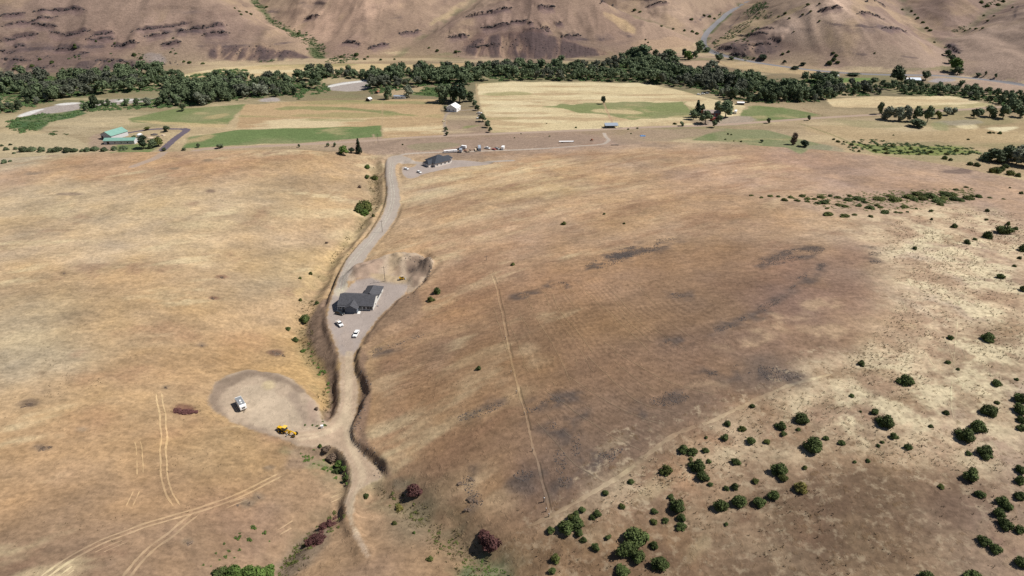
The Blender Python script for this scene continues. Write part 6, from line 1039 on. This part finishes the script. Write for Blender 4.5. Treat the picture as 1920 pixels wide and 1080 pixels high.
MB().tube((4.05, -1.0, .68), (4.05, 1.0, .68), .14, .14, 8).build('front_axle', Y_, GR); bl = MB(); bl.prism([(1.15, .2), (1.3, .2), (1.42, .5), (1.36, .82), (1.2, .82), (1.26, .5)], -1.85, 1.85); bl.build('blade', M['steel'], GR); MB().tube((1.4, 0, .9), (1.4, 0, 1.05), .75, .75, 16).build('turntable', Y_, GR); MB().tube((1.4, .5, 1.0), (1.9, .2, 1.9), .08, .08, 6).tube((1.4, -.5, 1.0), (1.9, -.2, 1.9), .08, .08, 6).build('hydraulic_ram', M['black'], GR)
wheels(GR, (4.05,), 2.4, .68, .42, 'yellow'); wheels(GR, (-1.35, -3.05), 2.5, .68, .45, 'yellow'); MB().tube((-3.2, .3, 2.1), (-3.2, .3, 2.75), .08, .07, 8).build('exhaust', M['black'], GR)
# skid steer loader
SK = heading_place('skid_steer_loader', 754, 524, 764, 521, 'small dark skid steer loader with tan cab roof by the dug earth', 'loader')
MB().box(-1.5, .9, -.62, .62, .45, 1.15).build('body', M['dark_paint'], SK, .04); MB().box(-.7, .75, -.55, .55, 1.15, 2.05, .08, .05).build('cab', M['glass'], SK); MB().box(-.8, .85, -.62, .62, 2.05, 2.14).build('cab_roof', M['tan'], SK); MB().box(-1.55, -.75, -.6, .6, 1.15, 1.6).build('engine_cover', M['yellow'], SK, .03)
for s in (-1, 1): MB().tube((-1.3, s * .75, 1.5), (1.5, s * .75, .75), .1, .1, 6).build('lift_arm', M['yellow'], SK)
MB().prism([(1.45, .15), (2.2, .12), (2.15, .22), (1.6, .3), (1.6, .85), (1.45, .85)], -.95, .95).build('bucket', M['steel'], SK); wheels(SK, (.5, -.8), 1.6, .42, .3, 'yellow')
# utility box
x, y, z = G(604, 802); o = empty('utility_box', (x, y, z), .2); tag(o, 'small white utility box beside the dirt road junction', 'utility box'); MB().box(-.5, .5, -.4, .4, -.2, 1.1).build('cabinet', M['white_paint'], o, .02); MB().box(-.55, .55, -.45, .45, 1.1, 1.18).build('lid', M['white_roof'], o); MB().box(-.42, .42, -.43, -.40, .1, 1.0).build('door', M['trim'], o)
# parked row on the lane beyond the hip roofed house
def flatbed(px, py, px2, py2, L, label, deck='white_roof', name='flatbed_trailer', cat='trailer', side=.9, W=2.5):
    r = heading_place(name, px, py, px2, py2, label, cat); a = L / 2; MB().box(-a, a, -W / 2, W / 2, 1.0, 1.15).build('deck', M[deck], r); MB().box(-a, a, -.5, .5, .7, 1.0).build('frame', M['black'], r); MB().box(a - .1, a, -W / 2, W / 2, 1.15, 1.15 + side).build('headboard', M[deck], r); MB().box(-a, a, -W / 2 - .04, -W / 2, .8, 1.2).build('rail', M[deck], r); wheels(r, (-a * .5, -a * .5 - 1.0), W - .1, .42, .5); return r
rv(845, 286, 860, 285.4, 'long low pale trailer parked left in the row by the lane', 12.5, 2.6, 2.3, 'white_roof', 'cargo_trailer', 'trailer', 'white_roof', 'white_roof', gear=False)
def boxtruck(px, py, px2, py2, label, cab='white_paint', boxm='white_roof', L=7.0, group=None):
    r = heading_place('box_truck', px, py, px2, py2, label, 'truck', group); a = L / 2; MB().box(-a, a - 2.1, -1.2, 1.2, .9, 3.2).build('cargo_box', M[boxm], r, .04); MB().prism([(a - 2.0, .5), (a, .5), (a, 1.3), (a - .9, 1.45), (a - 1.3, 2.3), (a - 2.0, 2.3)], -1.0, 1.0).build('cab', M[cab], r, .05); MB().box(-a, a, -.5, .5, .55, .9).build('frame', M['black'], r)
    MB().box(a - 1.22, a - .98, -.85, .85, 1.55, 2.15).build('windshield', M['glass'], r); wheels(r, (a - 1.1, -a + 1.4), 2.2, .42); return r
boxtruck(864, 285, 866, 280, 'grey box truck in the middle of the parked cluster by the lane', 'grey_paint', 'metal_roof', 7.5); boxtruck(868, 279, 860, 278, 'white truck behind the grey box truck in the cluster', L=6.5)
car(860, 281, 856, 281, 'dark car half hidden left of the grey box truck', 'dark_paint'); car(874, 284, 880, 283.5, 'maroon small car right of the grey box truck', 'rust', 1.45, 4.0); flatbed(878, 285, 884, 284, 4.0, 'small brown trailer right of the truck cluster', 'wood')
flatbed(893, 282, 891, 276, 8.0, 'tan flat trailer left of the long grey camper', 'tan', W=2.4); rv(899, 281, 898, 272, 'long grey camper trailer standing end-on in the row', 10.5, 2.6, 3.2, 'metal_roof', roof='metal_roof')
pickup(914, 279, 919, 280, 'white pickup with open dark bed in the parked row'); car(926, 281, 923, 280, 'dull red car in the parked row right of the pickup', 'red_wall', 1.45); pickup(932, 280, 936, 281, 'silver pickup beside the red car in the row', 'steel'); rv(943, 280, 946, 276, 'white van-like camper at the right end of the parked row', 5.6, 2.3, 3.0, 'white_paint', 'camper_van', 'camper van', roof='white_roof')
flatbed(1062, 267, 1075, 266.2, 14.0, 'long empty flatbed trailer on bare ground beside the lane', 'white_roof', side=.3)
FM = heading_place('farm_implement', 1110, 264, 1118, 263, 'rusty red farm implement near the lane junction', 'farm implement'); MB().box(-2.2, 2.2, -.15, .15, .7, .9).build('tool_bar', M['rust'], FM); MB().box(-.9, .6, -.8, .8, .9, 1.9, .2, .1).build('hopper', M['rust'], FM); [MB().tube((a_, -.6, .1), (a_, .5, .75), .07, .07, 6).build('tine', M['black'], FM) for a_ in (-1.8, -.9, 0, .9, 1.8)]; wheels(FM, (-1.2,), 2.6, .5, .25, 'rust')
x, y, z = G(1205, 255); t = MB(); n_ = 9; hts = rng.uniform(.2, .9, (n_, n_)); t.add([((i - 4) * .75, (j - 4) * .45, (hts[i, j] if 0 < i < 8 and 0 < j < 8 else -.05)) for i in range(n_) for j in range(n_)], [(i * n_ + j, (i + 1) * n_ + j, (i + 1) * n_ + j + 1, i * n_ + j + 1) for i in range(n_ - 1) for j in range(n_ - 1)]); o = t.build('tarp', M['blue_tarp']); o.location = (x, y, z); tag(o, 'crumpled blue tarp lying on the bare ground below the valley road', 'tarp')
x, y, z = G(1153, 272.5); o = MB().tube((-3.6, 0, .35), (3.4, .3, .4), .42, .34, 9).build('log', M['old_wood']); o.location = (x, y, z); tag(o, 'dark log lying by the bend of the lane spur', 'log')
car(1310, 178, 1315, 178, 'left white car parked at the river trees in the hay field'); car(1318, 177, 1323, 177, 'middle white car parked at the river trees'); car(1326, 176, 1331, 176, 'right dusty white car parked at the river trees', 'steel')
rv(1379, 212, 1382, 205, 'white camper trailer right of the big round farmhouse tree', 8.5, 2.5, 3.1, roof='white_roof'); car(1296, 216, 1300, 216.5, 'pale blue car left of the farmhouse conifer', 'steel')
pickup(899, 213, 904, 213, 'upper white pickup in the hedge right of the white house'); car(900, 218, 905, 218, 'grey car in the middle of the hedge row', 'grey_paint'); car(897, 223, 902, 223, 'lower white car in the hedge beside the rounded tree')
rv(1567, 145, 1573, 144.5, 'white camper trailer beside the trees near the far highway', 9.5, 2.6, 3.0, roof='white_roof')
for a in [(832, 228, 'yellow straw stack upper beside the white house drive'), (834, 241, 'yellow straw stack middle beside the white house drive'), (837, 250, 'yellow straw stack lowest beside the white house drive')]:
    x, y, z = G(a[0], a[1]); e = empty('straw_stack', (x, y, z), .3); tag(e, a[2], 'straw stack')
    for i in range(2):
        for j in range(3): MB().box(-1.2 + i * 1.22, -.02 + i * 1.22, -1.4 + j * .95, -.5 + j * .95, -.1, .8 + .3 * ((i + j) % 2)).build('bale', M['straw'], e, .04)

# ------------------------------------------------------------------ tracks pressed into the grass, draped on the land
def ribbon_mb(mb, W, wid, gap=0.0, seed=0, lift=.05):
    seg = np.hypot(*np.diff(W, axis=0).T); L = np.concatenate([[0], np.cumsum(seg)]); n = max(3, int(L[-1] / .9)); t = np.linspace(0, L[-1], n); x = np.interp(t, L, W[:, 0]); y = np.interp(t, L, W[:, 1])
    dx = np.gradient(x); dy = np.gradient(y); k = np.hypot(dx, dy) + 1e-9; nx, ny = -dy / k, dx / k
    x = x + nx * vnoise(x, y, 7, 800) * .35; y = y + ny * vnoise(x, y, 7, 801) * .35
    hw = wid / 2 * (1 + .55 * vnoise(x * 3, y * 3, 4, 802 + seed % 7)); hw = hw * sstep(0, 3, t) * sstep(0, 3, L[-1] - t)
    ok = fbm(x, y, 11, 2, 805 + seed % 9) > -1 + gap * 1.6
    p = [np.stack([x + nx * h, y + ny * h], 1) for h in (hw, -hw)]; z = [F.z(q[:, 0], q[:, 1]) + lift for q in p]
    for i in range(n - 1):
        if ok[i] and ok[i + 1]: mb.quad((*p[0][i], z[0][i]), (*p[1][i], z[1][i]), (*p[1][i + 1], z[1][i + 1]), (*p[0][i + 1], z[0][i + 1]))
def offs(W, o):
    W = np.array(W); d = np.gradient(W, axis=0); d /= np.linalg.norm(d, axis=1, keepdims=True) + 1e-9; return W + np.stack([-d[:, 1], d[:, 0]], 1) * o
fcol = [sampler(COL[..., i]) for i in range(3)]; fear = [sampler(EARTH[..., i]) for i in range(3)]
TONE = {'track': 1.5, 'trail_pale': 1.38, 'trail': 1.16, 'trail_dark': .72, 'track_grey': 1.12}
def worn(mb, name, m):
    o = mb.build(name, WORN); v = np.array(mb.v); src = fear if m == 'track_grey' else fcol; c = np.stack([f(v[:, 0], v[:, 1]) for f in src] + [np.ones(len(v))], 1); c[:, :3] *= TONE[m] * np.array((.97, 1.02, 1.0))
    a = o.data.attributes.new('cover', 'FLOAT_COLOR', 'POINT'); a.data.foreach_set('color', c.astype(np.float32).ravel()); o['kind'] = 'structure'; return o
def track(pts, label, wid=.5, gauge=1.7, m='track', gap=.35):
    W = smooth_line(U(pts), 3); mb = MB()
    for o in ((-gauge / 2, gauge / 2) if gauge else (0,)): ribbon_mb(mb, offs(W, o), wid, gap, len(pts))
    return worn(mb, 'vehicle_track' if gauge else 'trail', m)
track([(70,1090),(140,1042),(200,1011),(300,976),(370,957),(450,930),(530,888)], '', .75, 1.9, gap=.1); track([(232,1090),(270,1040),(320,1001),(372,960)], '', .7, 1.9, gap=.15)
track([(297,735),(309,800),(304,870),(311,918),(333,952)], '', .6, 1.9, gap=.1); track([(110,1085),(165,1045),(240,1012)], '', .45, 1.6, gap=.45); track([(250,808),(263,850),(262,910),(240,955)], '', .3, 1.7, gap=.6); track([(515,1002),(570,965),(645,925)], '', .45, 1.7, gap=.45); track([(385,975),(420,950),(470,932)], '', .4, 1.6, gap=.4)
track(FENCE[1:], '', .75, 0, 'trail_pale', .1); track([(x + 5, y) for x, y in FENCE[1:]], '', .35, 0, 'trail_dark', .45)
track([(985,990),(1020,975),(1060,955),(1120,920),(1180,882),(1240,832),(1270,812),(1300,802),(1345,785),(1400,757),(1480,722),(1560,700)], '', 1.5, 0, 'trail_pale', .25)
tr = MB(); td = MB(); q = 0
for G_, n_, ga in ((GUIDE, 3, .55), (GUIDE2, 2, .55)):
    for a, b in zip(G_[:-1], G_[1:]):
        a = np.array(smooth_line(U(a), 2)); b = np.array(smooth_line(U(b), 2)); tt = np.linspace(0, 1, 14)
        ra = np.stack([np.interp(tt, np.linspace(0, 1, len(a)), a[:, i]) for i in (0, 1)], 1); rb_ = np.stack([np.interp(tt, np.linspace(0, 1, len(b)), b[:, i]) for i in (0, 1)], 1)
        for k in range(n_):
            f = (k + rng.uniform(-.25, .25)) / n_ if k else 0; Lq = ra * (1 - f) + rb_ * f + rng.normal(0, .4, ra.shape) * (k > 0); q += 1
            i0, i1 = (0, 14) if k == 0 else sorted(rng.choice(14, 2, replace=False)); i1 = max(i1, i0 + 5)
            ribbon_mb(tr, Lq[i0:i1 + 1], .42 if k == 0 else .3, .35 if k == 0 else ga, q)
worn(tr, 'cattle_trails', 'trail')
for Lp in ([(1700,520),(1740,580),(1775,640),(1800,720)],[(1800,560),(1790,650),(1780,740),(1790,790)],[(1690,560),(1720,640),(1760,700)],[(1800,640),(1815,690),(1800,740)],[(1730,500),(1752,560),(1790,620)]): track(Lp, '', .4, 0, 'trail', .5)
track([(735,303),(731,330),(738,362),(733,395),(714,428),(688,458),(660,490),(645,515),(637,548)], '', .8, 2.0, 'track_grey', .15)

# ------------------------------------------------------------------ stones: scree on the right hill, rubble on the cut banks, ledges on the far hills
def stones(name, label, pts, size, m, lift=0.15):
    pts = np.array(pts); n = len(pts); z = F.z(pts[:, 0], pts[:, 1]); s = size * rng.uniform(.5, 1.6, n); Vs = IV[None] * (1 + rng.uniform(-.3, .3, (n, 12, 1))) * (s[:, None] * np.stack([rng.uniform(.8, 1.5, n), rng.uniform(.8, 1.5, n), rng.uniform(.5, .9, n)], 1))[:, None]
    t = rng.uniform(0, 6.28, n); c_, s_ = np.cos(t)[:, None], np.sin(t)[:, None]; x = Vs[..., 0] * c_ - Vs[..., 1] * s_; y = Vs[..., 0] * s_ + Vs[..., 1] * c_
    V = np.stack([x + pts[:, :1], y + pts[:, 1:2], Vs[..., 2] + (z + lift * s)[:, None]], -1).reshape(-1, 3); T = (IF[None] + (np.arange(n) * 12)[:, None, None]).reshape(-1, 3)
    return tag(link(name, mesh_np(name, V, T, M[m])), label, 'stones', None, 'stuff')
pts = []
for w in SCW:
    x0, y0 = w.min(0); x1, y1 = w.max(0); N_ = int((x1 - x0) * (y1 - y0) / .35); X_ = rng.uniform(x0, x1, N_); Y_ = rng.uniform(y0, y1, N_); k = inpoly(X_, Y_, w) & (fbm(X_, Y_, 7, 2, 850) > .0); pts += list(zip(X_[k], Y_[k]))
print('scree', len(pts)); stones('scree', 'patches of dark basalt scree on the brown right hill', pts, .13, 'stone')
def along(lines, n_m, spread):
    out = []
    for L in lines:
        W = smooth_line(U(L), 1); seg = np.hypot(*np.diff(W, axis=0).T); S_ = np.concatenate([[0], np.cumsum(seg)]); N_ = int(S_[-1] * n_m); t = rng.uniform(0, S_[-1], N_); out += list(zip(np.interp(t, S_, W[:, 0]) + rng.normal(0, spread, N_), np.interp(t, S_, W[:, 1]) + rng.normal(0, spread, N_)))
    return out
stones('cut_rubble', 'broken rock and clods along the cut banks of the dirt road', along([[(676,690),(690,715),(688,745),(676,775),(666,808),(676,838),(700,862),(722,888)],[(790,480),(812,495),(800,520),(782,545),(764,560)],[(690,668),(720,655),(760,640),(790,628)],[(755,490),(775,482),(790,492)],[(770,505),(790,510)]], 1.4, .9), .2, 'stone')
led = along(LEDGE, .8, .6); print('ledge', len(led)); stones('rock_ledges', 'broken dark basalt ledges banding the far hills', led, 1.0, 'basalt', -.1)
stones('talus', 'dark basalt talus below the far hill ledges', along([[(400,96),(470,92),(560,104)],[(880,80),(1000,84),(1100,96)],[(150,118),(260,122),(330,118)],[(0,112),(90,108)],[(1345,96),(1440,92)]], .5, 7), .9, 'basalt', -.1)

froad = sampler(np.minimum(np.minimum(RD, DT), 30))
def tufts(name, label, regions, per, size, m, seed, keep=None):
    P_ = []
    for pts in regions:
        w = U(pts); x0, y0 = w.min(0); x1, y1 = w.max(0); N_ = int((x1 - x0) * (y1 - y0) / per); X_ = rng.uniform(x0, x1, N_); Y_ = rng.uniform(y0, y1, N_); k = inpoly(X_, Y_, w) & (fbm(X_, Y_, 15, 4, seed, .65) > (.0 if keep is None else keep)) & (froad(X_, Y_) > 1.0); P_ += list(zip(X_[k], Y_[k]))
    P_ = np.array(P_); n = len(P_); z = F.z(P_[:, 0], P_[:, 1]); bl = 5; a = rng.uniform(0, 6.283, (n, bl)); s_ = size * rng.uniform(.5, 1.5, (n, 1)); r0 = s_ * .28; out = s_ * rng.uniform(.35, .8, (n, bl)); h = s_ * rng.uniform(.45, .8, (n, bl)); b = .55
    v0 = np.stack([np.cos(a - b) * r0, np.sin(a - b) * r0, 0 * a - .03], -1); v1 = np.stack([np.cos(a + b) * r0, np.sin(a + b) * r0, 0 * a - .03], -1); v2 = np.stack([np.cos(a) * out, np.sin(a) * out, h], -1)
    V = np.stack([v0, v1, v2], 2) + np.stack([P_[:, 0], P_[:, 1], z], -1)[:, None, None]; V = V.reshape(-1, 3); T = np.arange(len(V)).reshape(-1, 3); print(name, n)
    tag(link(name, mesh_np(name, V, T, M[m])), label, 'grass', None, 'stuff')
mk('straw_tuft', tuple(soft('d9c9a4') * ALB), .95, spec=.05, noise=.15, nscale=.4); mk('sage_tuft', tuple(soft('7c6a50') * ALB), .95, spec=.05, noise=.2, nscale=.4); mk('weed_tuft', tuple(soft('70683f') * ALB), .95, spec=.05, noise=.3, nscale=.3)
PALE = [(1640,430),(1760,390),(1930,400),(1940,900),(1700,880),(1560,850),(1330,880),(1080,1000),(1180,890),(1300,810),(1480,725),(1620,650),(1690,560)]; LOWR = [(1000,990),(1330,870),(1560,850),(1940,900),(1940,1095),(980,1095)]
tufts('tussock_grass', 'pale bunch grass tussocks on the bleached right slope', [PALE], 2.6, .62, 'straw_tuft', 870); tufts('dry_sage', 'low brown sage and dead tussocks on the right slope', [PALE, LOWR], 5.0, .6, 'sage_tuft', 880, .05)
tufts('draw_weeds', 'dry weeds standing in the draw and the roadside gullies', [[(700,905),(760,915),(860,1000),(960,1050),(960,1090),(860,1085),(780,1000),(720,945)], [(630,1000),(560,1085),(515,1090),(545,1025),(600,985)], [(700,305),(712,330),(712,385),(690,415),(655,455),(620,500),(596,540),(588,535),(612,490),(650,445),(684,408),(696,380),(690,340)], [(560,560),(596,560),(585,610),(604,690),(626,740),(620,775),(600,770),(590,720),(560,650),(552,600)]], 2.2, .8, 'weed_tuft', 890, -.1)
tufts('rough_grass', 'scattered coarse dry grass clumps on the near left slope', [[(0,640),(380,640),(560,760),(540,830),(640,930),(520,990),(420,1080),(0,1090)], [(700,940),(800,960),(900,1040),(960,1000),(860,880),(760,850),(700,760),(900,640),(960,700),(1000,980),(980,1090),(720,1090),(650,1000)]], 8, .42, 'sage_tuft', 895, .16)

# copies that only their place tells apart: say the place
byl = {}
for o in scene.objects:
    if o.get('category') and 'river belt' not in o['label']: byl.setdefault(o['label'], []).append(o)
ORD = 'leftmost,second,third,fourth,fifth,sixth,seventh,eighth,ninth,tenth,eleventh,twelfth,thirteenth,fourteenth,fifteenth,sixteenth,seventeenth,eighteenth,nineteenth,twentieth'.split(',')
for lab, os_ in byl.items():
    if 1 < len(os_) <= 20:
        os_.sort(key=lambda o: project(*o.location)[0])
        for i, o in enumerate(os_):
            if len(lab.split()) <= 13: o['label'] = f"{lab}, {ORD[i] + (' from left' if i else '')}"
